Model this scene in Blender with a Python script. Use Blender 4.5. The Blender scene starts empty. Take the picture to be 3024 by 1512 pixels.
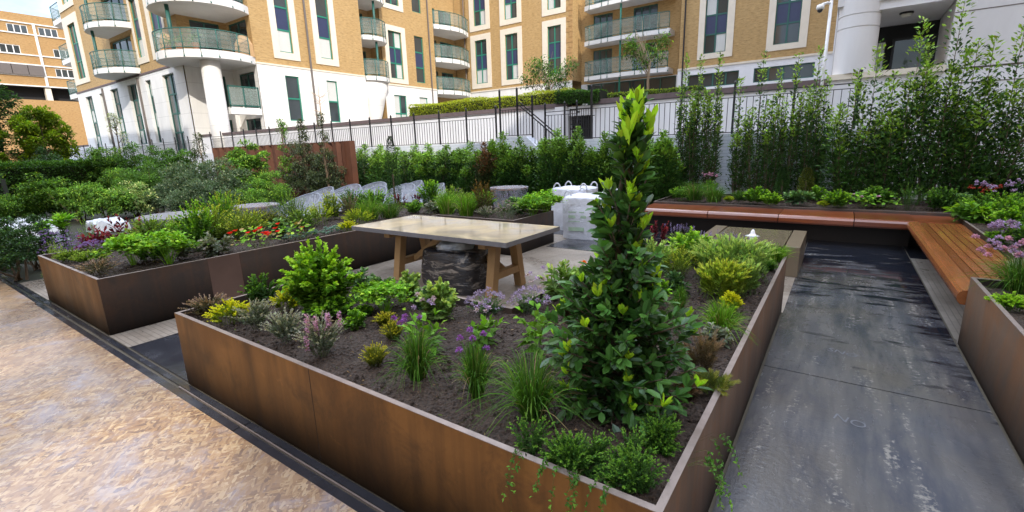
import bpy, bmesh, math, random
import numpy as np
from mathutils import Vector, Matrix

C = bpy.context.scene.collection
R = math.radians
PI = math.pi

# ------------------------------------------------------------------ helpers
def nrm(v):
    n = np.linalg.norm(v, axis=-1, keepdims=True)
    return v / np.maximum(n, 1e-9)

class MB:
    """collects shapes in world coordinates and links them as ONE mesh object"""
    def __init__(self):
        self.v = []; self.f = []; self.c = []; self.hascol = False
        self.nv = 0
    def add(self, verts, faces, col=None):
        verts = np.asarray(verts, float)
        n = self.nv
        self.v.append(verts); self.nv += len(verts)
        self.f.extend([tuple(i + n for i in fc) for fc in faces])
        if col is None:
            self.c.append(np.ones((len(verts), 3)))
        else:
            self.hascol = True
            col = np.asarray(col, float)
            if col.ndim == 1: col = np.tile(col, (len(verts), 1))
            self.c.append(col)
        return self
    def box(self, x0, y0, z0, x1, y1, z1):
        x0, x1 = min(x0, x1), max(x0, x1); y0, y1 = min(y0, y1), max(y0, y1); z0, z1 = min(z0, z1), max(z0, z1)
        v = [(x0,y0,z0),(x1,y0,z0),(x1,y1,z0),(x0,y1,z0),(x0,y0,z1),(x1,y0,z1),(x1,y1,z1),(x0,y1,z1)]
        return self.add(v, [(0,3,2,1),(4,5,6,7),(0,1,5,4),(1,2,6,5),(2,3,7,6),(3,0,4,7)])
    def beam(self, a, b, w, h, up=(0,0,1)):
        a = np.array(a, float); b = np.array(b, float)
        d = nrm(b - a); s = np.cross(d, up)
        if np.linalg.norm(s) < 1e-4: s = np.cross(d, (0,1,0))
        s = nrm(s); u = np.cross(s, d)
        v = []
        for p in (a, b):
            for i, j in ((-1,-1),(1,-1),(1,1),(-1,1)):
                v.append(p + s*i*w/2 + u*j*h/2)
        return self.add(v, [(3,2,1,0),(4,5,6,7),(0,1,5,4),(1,2,6,5),(2,3,7,6),(3,0,4,7)])
    def tube(self, pts, r, n=8, cap=True):
        pts = [np.array(p, float) for p in pts]
        rs = r if hasattr(r, '__len__') else [r]*len(pts)
        v = []; f = []
        prev = None
        for i, p in enumerate(pts):
            d = nrm((pts[min(i+1, len(pts)-1)] - pts[max(i-1, 0)]))
            ref = np.array((0,0,1.)) if abs(d[2]) < .9 else np.array((1.,0,0))
            if prev is not None: ref = prev
            s = nrm(np.cross(d, np.cross(ref, d))); prev = s
            u = np.cross(d, s)
            for k in range(n):
                a = 2*PI*k/n
                v.append(p + (s*math.cos(a) + u*math.sin(a))*rs[i])
        for i in range(len(pts)-1):
            for k in range(n):
                k2 = (k+1) % n
                f.append((i*n+k, i*n+k2, (i+1)*n+k2, (i+1)*n+k))
        if cap:
            f.append(tuple(range(n))[::-1]); f.append(tuple((len(pts)-1)*n+k for k in range(n)))
        return self.add(v, f)
    def lathe(self, cx, cy, prof, n=32, a0=0, a1=2*PI, cap=True):
        full = abs(a1-a0-2*PI) < 1e-6
        m = n if full else n+1
        v = []; f = []
        for r, z in prof:
            for k in range(m):
                a = a0 + (a1-a0)*k/n
                v.append((cx + r*math.cos(a), cy + r*math.sin(a), z))
        for i in range(len(prof)-1):
            for k in range(n):
                k2 = (k+1) % m
                f.append((i*m+k, i*m+k2, (i+1)*m+k2, (i+1)*m+k))
        if cap and full:
            f.append(tuple(range(m))[::-1]); f.append(tuple((len(prof)-1)*m+k for k in range(m)))
        return self.add(v, f)
    def prism(self, poly, z0, z1):
        n = len(poly)
        area = sum(poly[i][0]*poly[(i+1)%n][1]-poly[(i+1)%n][0]*poly[i][1] for i in range(n))
        if area < 0: poly = poly[::-1]
        v = [(x,y,z0) for x,y in poly] + [(x,y,z1) for x,y in poly]
        f = [tuple(range(n))[::-1], tuple(range(n, 2*n))]
        for i in range(n): f.append((i, (i+1)%n, n+(i+1)%n, n+i))
        return self.add(v, f)
    def prism_xz(self, poly, y0, y1):
        n = len(poly)
        area = sum(poly[i][0]*poly[(i+1)%n][1]-poly[(i+1)%n][0]*poly[i][1] for i in range(n))
        if area < 0: poly = poly[::-1]
        v = [(x,y0,z) for x,z in poly] + [(x,y1,z) for x,z in poly]
        f = [tuple(range(n)), tuple(range(n, 2*n))[::-1]]
        for i in range(n): f.append((i, n+i, n+(i+1)%n, (i+1)%n))
        return self.add(v, f)
    def build(self, name, mat, parent=None, smooth=False, bevel=0, origin=None):
        v = np.concatenate(self.v) if self.v else np.zeros((0,3))
        if parent is not None:
            root = parent
            while root.parent: root = root.parent
            o0 = np.array(root.location)
        else:
            o0 = np.array(origin) if origin is not None else np.zeros(3)
        me = bpy.data.meshes.new(name)
        me.from_pydata((v - o0).tolist(), [], self.f)
        if self.hascol:
            a = me.attributes.new('Col', 'FLOAT_COLOR', 'POINT')
            c = np.concatenate(self.c)
            a.data.foreach_set('color', np.concatenate([c, np.ones((len(c),1))], 1).astype(np.float32).ravel())
        if smooth:
            me.polygons.foreach_set('use_smooth', [True]*len(me.polygons))
        if bevel:
            bm = bmesh.new(); bm.from_mesh(me)
            bmesh.ops.bevel(bm, geom=bm.edges[:], offset=bevel, segments=2, profile=.6, affect='EDGES')
            bm.to_mesh(me); bm.free()
        me.materials.append(mat)
        me.update()
        o = bpy.data.objects.new(name, me); C.objects.link(o)
        if parent is not None: o.parent = parent
        else: o.location = o0
        return o

def tag(o, label=None, cat=None, group=None, kind=None):
    if label: o['label'] = label
    if cat: o['category'] = cat
    if group: o['group'] = group
    if kind: o['kind'] = kind
    return o
def thing(name, label, cat, loc=(0,0,0), group=None):
    o = bpy.data.objects.new(name, None); C.objects.link(o)
    o.location = loc; o.empty_display_size = .1
    return tag(o, label, cat, group)
def struct(name, mb, mat, **k):
    return tag(mb.build(name, mat, **k), kind='structure')
def dup(root, loc, label=None):
    r = root.copy(); C.objects.link(r); r.location = loc
    if label: r['label'] = label
    for ch in list(root.children):
        c = ch.copy(); C.objects.link(c); c.parent = r
        for g in list(ch.children):
            d = g.copy(); C.objects.link(d); d.parent = c
    return r

def vnoise(x, y, seed=0):
    """smooth value noise, numpy"""
    xi = np.floor(x).astype(int); yi = np.floor(y).astype(int)
    xf = x - xi; yf = y - yi
    u = xf*xf*(3-2*xf); w = yf*yf*(3-2*yf)
    def h(a, b):
        n = (a*374761393 + b*668265263 + seed*974711) & 0x7fffffff
        n = ((n ^ (n >> 13)) * 1274126177) & 0x7fffffff
        return ((n ^ (n >> 16)) & 0xffff) / 65535.
    return (h(xi,yi)*(1-u)+h(xi+1,yi)*u)*(1-w) + (h(xi,yi+1)*(1-u)+h(xi+1,yi+1)*u)*w

# ------------------------------------------------------------------ materials
class N:
    def __init__(self, name):
        self.m = bpy.data.materials.new(name); self.m.use_nodes = True
        self.t = self.m.node_tree; self.t.nodes.clear()
        self.out = self.t.nodes.new('ShaderNodeOutputMaterial')
    def n(self, typ, props=None, **ins):
        nd = self.t.nodes.new('ShaderNode'+typ)
        for k, v in (props or {}).items(): setattr(nd, k, v)
        for k, v in ins.items():
            key = k.replace('_', ' ')
            sock = nd.inputs[int(k[1:])] if (k[0] == 'i' and k[1:].isdigit()) else nd.inputs[key]
            if hasattr(v, 'links') or isinstance(v, bpy.types.NodeSocket): self.t.links.new(v, sock)
            else:
                if sock.type == 'RGBA' and len(v) == 3: v = (*v, 1)
                sock.default_value = v
        return nd
    def pos(self, scale=(1,1,1), rot=(0,0,0)):
        g = self.n('NewGeometry')
        return self.n('Mapping', None, Vector=g.outputs['Position'], Scale=scale, Rotation=rot).outputs[0]
    def posr(self, sc, rot):
        g = self.n('NewGeometry')
        return self.n('Mapping', {'vector_type':'TEXTURE'}, Vector=g.outputs['Position'], Scale=tuple(1/x for x in sc), Rotation=(0,0,rot)).outputs[0]
    def noise(self, vec, scale, detail=4, rough=.55, dist=0):
        return self.n('TexNoise', None, Vector=vec, Scale=scale, Detail=detail, Roughness=rough, Distortion=dist).outputs['Fac']
    def ramp(self, fac, stops, interp='LINEAR'):
        nd = self.n('ValToRGB', None, Fac=fac)
        nd.color_ramp.interpolation = interp
        e = nd.color_ramp.elements
        while len(e) < len(stops): e.new(.5)
        for i, (p, c) in enumerate(stops):
            e[i].position = p
            e[i].color = (*c, 1) if hasattr(c, '__len__') else (c, c, c, 1)
        return nd.outputs[0]
    def mix(self, fac, a, b, blend='MIX'):
        nd = self.n('Mix', {'data_type':'RGBA', 'blend_type':blend})
        for s, v in ((0, fac), (6, a), (7, b)):
            if isinstance(v, bpy.types.NodeSocket): self.t.links.new(v, nd.inputs[s])
            else: nd.inputs[s].default_value = (*v, 1) if hasattr(v, '__len__') else v
        return nd.outputs[2]
    def math(self, op, a, b=0., c=0.):
        nd = self.n('Math', {'operation':op})
        for s, v in enumerate((a, b, c)):
            if isinstance(v, bpy.types.NodeSocket): self.t.links.new(v, nd.inputs[s])
            else: nd.inputs[s].default_value = v
        return nd.outputs[0]
    def bump(self, h, strength=.3, dist=.01):
        return self.n('Bump', None, Height=h, Strength=strength, Distance=dist).outputs[0]
    def pbr(self, **k):
        nd = self.n('BsdfPrincipled', None, **k)
        self.t.links.new(nd.outputs[0], self.out.inputs[0]); return nd
    def surf(self, sh):
        self.t.links.new(sh, self.out.inputs[0]); return self.m

def plain(name, col, rough=.6, var=.12, scale=6, metal=0., bump=0., spec=.5):
    k = N(name); p = k.pos()
    a = k.noise(p, scale, 5)
    c = k.mix(a, tuple(x*(1-var) for x in col), tuple(min(1, x*(1+var)) for x in col))
    kw = dict(Base_Color=c, Roughness=rough, Metallic=metal, Specular_IOR_Level=spec)
    if bump: kw['Normal'] = k.bump(k.noise(p, scale*6, 4), bump, .01)
    k.pbr(**kw); return k.m

M = {}
def wallvec(k, sx, sz):
    g = k.n('NewGeometry'); s = k.n('SeparateXYZ', None, Vector=g.outputs['Position'])
    u = k.math('ADD', s.outputs[0], s.outputs[1])
    return k.n('CombineXYZ', None, X=k.math('MULTIPLY', u, sx), Y=k.math('MULTIPLY', s.outputs[2], sz), Z=0.).outputs[0], s
def brick_mat(name, c1, c2, mortar):
    k = N(name); v, s = wallvec(k, 1, 1)
    b = k.n('TexBrick', None, Vector=v, Color1=c1, Color2=c2, Mortar=mortar, Scale=1., Mortar_Size=.008, Brick_Width=.225, Row_Height=.075, Bias=-.1)
    b.offset = .5
    p = k.pos()
    big = k.noise(p, .6, 5, .65); fine = k.noise(p, 9, 4)
    c = k.mix(k.ramp(big, [(.35, 0.), (.8, .8)]), b.outputs[0], (c1[0]*.78, c1[1]*.74, c1[2]*.7))
    c = k.mix(k.math('MULTIPLY', fine, .5), c, (c2[0]*1.25, c2[1]*1.2, c2[2]*1.1))
    crs = k.noise(wallvec(k, 3.6, 12.)[0], 1., 3, .7); c = k.mix(k.ramp(crs, [(.52,0.),(.68,.75)]), c, (c1[0]*.50, c1[1]*.46, c1[2]*.42)); c = k.mix(k.ramp(crs, [(.30,.6),(.44,0.)]), c, (c1[0]*1.25, c1[1]*1.24, c1[2]*1.15))
    k.pbr(Base_Color=c, Roughness=.85, Normal=k.bump(b.outputs[1], .25, -.01)); return k.m
M['brick'] = brick_mat('yellow stock brick', (.47,.315,.135), (.38,.24,.098), (.40,.30,.165))
M['brickf'] = brick_mat('orange brick', (.42,.255,.10), (.35,.20,.075), (.38,.28,.16))
def render_mat(name, col, joint=.9):
    k = N(name); g = k.n('NewGeometry'); s = k.n('SeparateXYZ', None, Vector=g.outputs['Position'])
    f = k.math('FRACT', k.math('DIVIDE', k.math('ADD', s.outputs[2], .15), joint))
    line = k.math('LESS_THAN', f, .022)
    p = k.pos((1,1,.25)); st = k.noise(p, 1.6, 6, .6)
    c = k.mix(k.ramp(st, [(.35, 0.), (.8, 1.)]), col, tuple(x*.82 for x in col))
    c = k.mix(k.math('MULTIPLY', line, .55), c, tuple(x*.45 for x in col))
    k.pbr(Base_Color=c, Roughness=.8); return k.m
M['render'] = render_mat('white painted render', (.80,.79,.77))
M['render_plain'] = render_mat('pale painted render', (.78,.78,.80), 40.)
M['render_panel'] = render_mat('pale stone panels', (.70,.69,.69), 40.)
# low garden wall: painted blockwork
k = N('painted blockwork'); v, s = wallvec(k, 1, 1)
b = k.n('TexBrick', None, Vector=v, Color1=(.72,.74,.80), Color2=(.66,.69,.76), Mortar=(.5,.53,.6), Scale=1., Mortar_Size=.006, Brick_Width=.225, Row_Height=.075)
st = k.noise(k.pos((1,1,.3)), 1.2, 6, .65)
c = k.mix(k.ramp(st, [(.45,0.),(.85,.6)]), b.outputs[0], (.42,.45,.5))
k.pbr(Base_Color=c, Roughness=.75, Normal=k.bump(b.outputs[1], .3, -.01)); M['block'] = k.m
M['stone'] = plain('cream stone trim', (.70,.63,.52), .8, .1, 3)
M['coping'] = plain('dark brick coping', (.13,.095,.095), .8, .35, 6)
M['green'] = plain('green painted metal', (.022,.20,.135), .4, .1)
M['green_dark'] = plain('dark green painted metal', (.02,.105,.085), .45, .12)
M['navy'] = plain('navy spandrel panel', (.035,.045,.10), .35, .15)
M['black'] = plain('black painted iron', (.012,.012,.015), .45, .2)
M['pipe'] = plain('grey brown downpipe', (.13,.11,.10), .6, .15)
M['dark'] = plain('dark recess', (.02,.02,.022), .8, .3)
M['slab'] = plain('white balcony concrete', (.72,.71,.69), .75, .1, 2)
M['soffit'] = plain('cream soffit', (.62,.56,.45), .85, .08, 2)
k = N('window glass'); nz = k.noise(k.pos((1,1,.4)), .5, 3)
k.pbr(Base_Color=k.mix(nz, (.012,.018,.022), (.07,.085,.09)), Roughness=.04, Specular_IOR_Level=.75); M['glass'] = k.m
k = N('net curtain'); w = k.n('TexWave', None, Vector=wallvec(k, 7, .6)[0], Scale=1., Distortion=2.5, Detail=2.).outputs['Fac']
k.pbr(Base_Color=k.mix(w, (.40,.42,.41), (.72,.72,.69)), Roughness=.25, Specular_IOR_Level=.6); M['curtain'] = k.m
# balcony infill: fine wire mesh
k = N('fine wire infill')
d = k.n('BsdfDiffuse', None, Color=(.30,.36,.33)); tr = k.n('BsdfTransparent')
mx = k.n('MixShader', None, Fac=k.ramp(k.noise(k.pos((1,1,1)), 1.1, 3), [(.3,.28),(.7,.5)]), i1=tr.outputs[0], i2=d.outputs[0]); k.surf(mx.outputs[0]); M['infill'] = k.m

# patinated steel of the planters
def steel(name, a, b, c3, rough=(.32,.55), metal=.55):
    k = N(name); p = k.pos((1,1,.35)); q = k.pos()
    n1 = k.noise(p, 1.3, 6, .6, .6); n2 = k.noise(k.pos((1,1,.06)), 9, 4, .6); n3 = k.noise(q, 45, 3)
    col = k.mix(k.ramp(n1, [(.32,0.),(.68,1.)]), a, b)
    n4 = k.noise(q, 3.4, 7, .72, .5); col = k.mix(k.ramp(n2, [(.45,0.),(.75,.8)]), col, c3)
    col = k.mix(k.ramp(n4, [(.5,0.),(.66,.7)]), col, c3); col = k.mix(k.ramp(n4, [(.30,.5),(.38,0.)]), col, tuple(min(1,x*1.5) for x in a))
    col = k.mix(k.math('MULTIPLY', n3, .35), col, tuple(x*.5 for x in a))
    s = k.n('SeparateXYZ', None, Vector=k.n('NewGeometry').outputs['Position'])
    wet = k.ramp(k.math('ADD', s.outputs[2], k.math('MULTIPLY', n1, .12)), [(.05,.05),(.52,1.)])  # paints reflection and contact shade into the steel, darker towards the base
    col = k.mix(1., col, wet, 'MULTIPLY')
    k.pbr(Base_Color=col, Metallic=metal, Specular_IOR_Level=.18, Roughness=k.ramp(n1, [(.3,rough[0]),(.7,rough[1])]), Normal=k.bump(n3, .08, .005)); return k.m
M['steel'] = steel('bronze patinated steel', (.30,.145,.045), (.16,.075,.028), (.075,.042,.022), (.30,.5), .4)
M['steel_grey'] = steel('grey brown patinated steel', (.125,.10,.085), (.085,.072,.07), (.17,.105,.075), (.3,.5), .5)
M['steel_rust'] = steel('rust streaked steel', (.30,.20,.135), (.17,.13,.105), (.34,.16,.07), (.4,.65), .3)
M['steel_lip'] = plain('worn steel edge', (.29,.235,.205), .42, .35, 14, .5, .1)
M['corten'] = plain('rusty weathering steel', (.10,.036,.018), .75, .45, 2.5, .1, .3)
# soil
k = N('garden soil'); p = k.pos(); n1 = k.noise(p, 5, 6, .7); n2 = k.noise(p, 60, 4, .7)
vv = k.n('TexVoronoi', None, Vector=p, Scale=55.).outputs['Distance']
col = k.mix(k.ramp(n2, [(.3,0.),(.75,1.)]), (.011,.007,.004), (.098,.056,.032))
col = k.mix(k.ramp(n1, [(.35,0.),(.7,.5)]), col, (.03,.019,.014))
k.pbr(Base_Color=col, Roughness=k.ramp(n1, [(.3,.45),(.7,.9)]), Normal=k.bump(k.math('ADD', n2, vv), .9, .02)); M['soil'] = k.m
# wet slate: dry streaky stone near the camera, dark soaked blotches further along
k = N('wet dark slate'); p = k.pos(); sp = k.n('SeparateXYZ', None, Vector=p)
n1 = k.noise(k.pos((.8,2.5,1)), 2.1, 9, .68, .2); n2 = k.noise(p, 30, 6, .65); n3 = k.noise(k.pos((1,.13,1), (0,0,-.06)), 9, 6, .62, .2); n4 = k.noise(p, .7, 4); n7 = k.noise(k.pos((1,.35,1)), 3.2, 7, .7, .4)
far = k.math('MULTIPLY', k.math('SUBTRACT', sp.outputs[1], 5.2), .05)
side = k.math('MULTIPLY', k.math('MAXIMUM', k.math('SUBTRACT', sp.outputs[0], .45), 0.), .22)
wet = k.ramp(k.math('ADD', n1, k.math('ADD', far, side)), [(.57,0.),(.63,1.)])
dry = k.mix(k.ramp(n3, [(.3,0.),(.7,1.)]), (.042,.048,.061), (.125,.12,.115))
dry = k.mix(k.ramp(n4, [(.42,0.),(.68,.6)]), dry, (.085,.068,.042))
dry = k.mix(k.ramp(n7, [(.50,0.),(.66,.75)]), dry, (.026,.034,.055))
smear = k.ramp(k.math('MULTIPLY', n3, k.math('MULTIPLY', n2, n7)), [(.165,0.),(.21,.85)])
dry = k.mix(smear, dry, (.24,.225,.195))
col = k.mix(wet, dry, (.013,.015,.021))
k.pbr(Base_Color=col, Roughness=k.mix(wet, k.ramp(n7, [(.36,.34),(.58,.08)]), (.07,.07,.07)), Specular_IOR_Level=.55, Normal=k.bump(k.mix(wet, k.math('ADD', n2, n3), (.5,.5,.5)), .25, .008)); M['slate'] = k.m
k = N('wet dark strip'); p = k.pos(); n1 = k.noise(p, 3, 6, .65); n2 = k.noise(p, 40, 4)
k.pbr(Base_Color=k.mix(n1, (.012,.013,.018), (.04,.042,.05)), Roughness=k.ramp(n1, [(.35,.09),(.65,.32)]), Specular_IOR_Level=.6, Normal=k.bump(n2, .12, .004)); M['slate_wet'] = k.m
# tan clay pavers
def paver(name, c1, c2, mort, bw=.2, rh=.05, rot=0., wet=.5):
    k = N(name); p = k.pos((1,1,1), (0,0,rot))
    b = k.n('TexBrick', None, Vector=p, Color1=c1, Color2=c2, Mortar=mort, Scale=1., Mortar_Size=.004, Brick_Width=bw, Row_Height=rh)
    q = k.pos(); n1 = k.noise(q, 1.1, 6, .65); n2 = k.noise(q, 22, 4)
    col = k.mix(k.ramp(n1, [(.42,0.),(.62,wet)]), b.outputs[0], tuple(x*.32 for x in c1))
    col = k.mix(k.math('MULTIPLY', n2, .4), col, tuple(min(1,x*1.3) for x in c2))
    k.pbr(Base_Color=col, Roughness=k.ramp(n1, [(.42,.6),(.62,.22)]), Normal=k.bump(k.math('SUBTRACT', n2, b.outputs[1]), .25, .004)); return k.m
M['paver'] = paver('tan clay pavers', (.30,.255,.205), (.25,.205,.16), (.09,.075,.06), rot=R(0))
M['paver_grey'] = paver('grey clay pavers', (.26,.235,.20), (.21,.19,.165), (.10,.09,.08), rot=R(90))
M['earth'] = plain('bare ground', (.10,.085,.06), .95, .4, 2, 0, .3)
M['lawn'] = plain('planted ground', (.018,.022,.011), .95, .5, 3, 0, .4)
M['pinkpave'] = plain('pink resin path', (.35,.24,.20), .8, .15, 5)
# OSB strand board, wet
k = N('wet strand board')
col = None
acc = None; hts = []
for i, (rt, sc) in enumerate(((.2,(60,17,1)),(1.25,(52,14,1)),(2.3,(66,18,1)),(-.6,(48,13,1)),(.8,(72,20,1)))):
    wv = k.n('TexNoise', None, Vector=k.pos((1,1,1)), Scale=7., Detail=2.).outputs['Color']
    vin = k.n('VectorMath', {'operation':'ADD'}, i0=k.posr(sc, rt), i1=wv).outputs[0]
    vv = k.n('TexVoronoi', {'feature':'F1'}, Vector=vin, Scale=1., Randomness=1.)
    r = k.n('SeparateColor', None, Color=vv.outputs['Color'])
    cc = k.ramp(r.outputs[0], [(0.,(.085,.036,.014)),(.25,(.24,.12,.04)),(.65,(.35,.205,.08)),(1.,(.54,.39,.21))])
    if acc is None: acc = cc
    else: acc = k.mix(k.math('GREATER_THAN', r.outputs[1], .58), acc, cc)
    hts.append(vv.outputs['Distance'])
acc = k.mix(.2, acc, (.30,.185,.085))
p = k.pos(); n1 = k.noise(p, .8, 7, .68, .6); n2 = k.noise(k.pos((1,.5,1),(0,0,.4)), 34, 5, .65); n5 = k.noise(p, 2.1, 8, .75, 1.2); n6 = k.noise(k.pos((1,.6,1),(0,0,-.5)), 9, 6, .7, .8)
damp = k.ramp(n1, [(.40,0.),(.58,1.)])
col = k.mix(k.math('MULTIPLY', damp, .38), acc, (.27,.225,.205))
col = k.mix(k.ramp(n5, [(.50,0.),(.66,.5)]), col, (.27,.27,.325))  # bluish sky sheen painted into the board colour
col = k.mix(k.ramp(n6, [(.56,0.),(.70,.6)]), col, (.19,.105,.055))
flk = k.ramp(n2, [(.62,0.),(.70,1.)]); col = k.mix(k.math('MULTIPLY', flk, .6), col, (.11,.06,.04))
k.pbr(Base_Color=col, Roughness=k.ramp(n1, [(.38,.5),(.56,.2)]), Specular_IOR_Level=.6, Normal=k.bump(k.math('ADD', n2, k.math('MULTIPLY', hts[0], .5)), .35, .004)); M['osb'] = k.m
# timber
def wood(name, a, b, rough, ax='x', coat=0.):
    sc = {'x':(1.2,22,22),'y':(22,1.2,22),'z':(22,22,1.2)}[ax]
    k = N(name); p = k.pos(sc); n1 = k.noise(p, 1., 6, .6, .8); n2 = k.noise(k.pos(), 2.2, 4)
    c = k.mix(k.ramp(n1, [(.3,0.),(.7,1.)]), a, b); c = k.mix(k.ramp(n2, [(.35,0.),(.7,.6)]), c, tuple(x*.6 for x in a))
    rnd = k.n('ObjectInfo').outputs['Random']; c = k.mix(k.math('MULTIPLY', rnd, .75), c, tuple(x*.72 for x in b))
    k.pbr(Base_Color=c, Roughness=rough, Coat_Weight=coat, Coat_Roughness=.12, Normal=k.bump(n1, .12, .004)); return k.m
M['redwood_x'] = wood('wet red hardwood', (.33,.085,.026), (.17,.040,.014), .3, 'x', .5)
M['redwood_y'] = wood('wet red hardwood lengthwise', (.46,.165,.05), (.22,.062,.018), .26, 'y', .6)
M['oak'] = wood('oak', (.50,.31,.14), (.38,.22,.088), .55, 'z')
M['oak_x'] = wood('oak beam', (.50,.31,.14), (.38,.22,.088), .55, 'x')
M['blacksteel'] = plain('dark bench base steel', (.03,.021,.016), .55, .4, 3, .3)
k = N('wet stone table top'); p = k.pos(); n1 = k.noise(p, 1.6, 6, .6, .7); n2 = k.noise(p, 60, 3)
k.pbr(Base_Color=k.mix(k.ramp(n1, [(.4,0.),(.62,1.)]), (.58,.45,.265), (.38,.32,.23)), Roughness=k.ramp(n1, [(.38,.24),(.58,.05)]), Specular_IOR_Level=.7, Normal=k.bump(n2, .03, .002)); M['tabletop'] = k.m
M['table_edge'] = plain('grey table edge', (.17,.165,.175), .45, .2, 12)
k = N('brown fountain stone'); p = k.pos(); n1 = k.noise(p, 3, 6, .65)
k.pbr(Base_Color=k.mix(n1, (.09,.065,.04), (.24,.185,.12)), Roughness=.3, Normal=k.bump(n1, .1, .01)); M['fountain'] = k.m
k = N('rippled water'); p = k.pos(); n1 = k.noise(p, 26, 3)
k.pbr(Base_Color=(.16,.125,.08), Roughness=.05, Specular_IOR_Level=.8, Normal=k.bump(n1, .25, .01)); M['water'] = k.m
k = N('white water'); k.pbr(Base_Color=(.85,.85,.83), Roughness=.25, Subsurface_Weight=.2); M['jet'] = k.m
# plastic film
def film(name, dens, col=(.50,.54,.62)):
    k = N(name); p = k.pos(); n1 = k.noise(p, 7, 5, .6, 1.2)
    d = k.n('BsdfDiffuse', None, Color=col); tl = k.n('BsdfTranslucent', None, Color=col); g = k.n('BsdfGlossy', None, Color=(.9,.92,.95), Roughness=.18)
    bmp = k.bump(n1, .9, .03); k.t.links.new(bmp, g.inputs['Normal'])
    a = k.n('MixShader', None, Fac=.35, i1=d.outputs[0], i2=tl.outputs[0])
    a = k.n('MixShader', None, Fac=.3, i1=a.outputs[0], i2=g.outputs[0])
    t = k.n('BsdfTransparent')
    a = k.n('MixShader', None, Fac=k.ramp(n1, [(.35,dens[0]),(.65,dens[1])]), i1=t.outputs[0], i2=a.outputs[0])
    return k.surf(a.outputs[0])
k = N('dusty white sheet'); p = k.pos(); n1 = k.noise(p, 4, 6, .65, 1.)
k.pbr(Base_Color=k.mix(n1, (.28,.31,.38), (.50,.54,.62)), Roughness=.3, Normal=k.bump(n1, .9, .05)); M['sheet'] = k.m
M['film'] = film('clear polythene film', (.30,.75))
M['film_thick'] = film('milky polythene film', (.50,.95), (.80,.84,.92))
M['blackfilm'] = None
k = N('black stretch film'); p = k.pos((1,1,5)); n1 = k.noise(p, 6, 5, .6, .5)
g = k.n('NewGeometry'); s = k.n('SeparateXYZ', None, Vector=g.outputs['Position'])
band = k.noise(k.pos((1.6,1.6,5.5)), 2.4, 5, .6, .9)
col = k.mix(k.math('MULTIPLY', k.ramp(band, [(.52,0.),(.62,1.)]), k.ramp(k.math('SUBTRACT', s.outputs[0], k.math('MULTIPLY', s.outputs[1], -.25)), [(0.,1.),(1.,1.)])), (.016,.016,.020), (.25,.215,.18))
k.pbr(Base_Color=col, Roughness=.22, Specular_IOR_Level=.7, Normal=k.bump(n1, .6, .03)); M['blackfilm'] = k.m
k = N('white woven bag'); p = k.pos(); n1 = k.noise(p, 5, 5, .6, .6)
k.pbr(Base_Color=k.mix(n1, (.52,.53,.58), (.70,.71,.76)), Roughness=.55, Normal=k.bump(n1, .8, .04)); M['bag'] = k.m
M['patch'] = plain('warm steel patch', (.135,.085,.068), .45, .3, 3, .3)
M['print'] = plain('faded green print', (.38,.50,.36), .6, .3, 20)
M['worn'] = plain('worn pale letters', (.12,.125,.14), .5, .5, 60)
M['slate_table'] = plain('slate grey table top', (.24,.24,.27), .3, .25, 5)
M['brown_table'] = plain('brown table top', (.34,.20,.15), .3, .3, 6)
M['wire'] = plain('white wire', (.26,.28,.33), .5, .1)
M['pole'] = plain('white painted pole', (.78,.78,.78), .4, .05)
M['camera_dark'] = plain('dark camera dome', (.03,.03,.035), .15, .1)
M['lamp'] = plain('white lamp glass', (.75,.75,.70), .3, .05)
M['terracotta'] = plain('terracotta pot', (.42,.17,.08), .8, .15)
M['bamboo'] = plain('bamboo screen', (.50,.31,.15), .8, .2, 12)
M['bark'] = plain('bark', (.12,.085,.055), .9, .4, 20, 0, .4)
M['palebark'] = plain('pale bark', (.42,.31,.21), .9, .25, 20, 0, .3)
# leaves: colour comes from the mesh
def leafmat(name, rough=.5, tl=.25, spec=.4):
    k = N(name); a = k.n('Attribute', {'attribute_name':'Col'})
    pb = k.n('BsdfPrincipled', None, Base_Color=a.outputs['Color'], Roughness=rough, Specular_IOR_Level=spec)
    t = k.n('BsdfTranslucent', None, Color=k.mix(1., a.outputs['Color'], (1.3,1.25,.6), 'MULTIPLY'))
    mx = k.n('MixShader', None, Fac=tl, i1=pb.outputs[0], i2=t.outputs[0]); return k.surf(mx.outputs[0])
M['leaf'] = leafmat('soft leaves', .6, .3, .3)
M['gloss'] = leafmat('glossy leaves', .36, .2, .35)
M['petal'] = leafmat('petals', .6, .35, .2)
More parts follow.
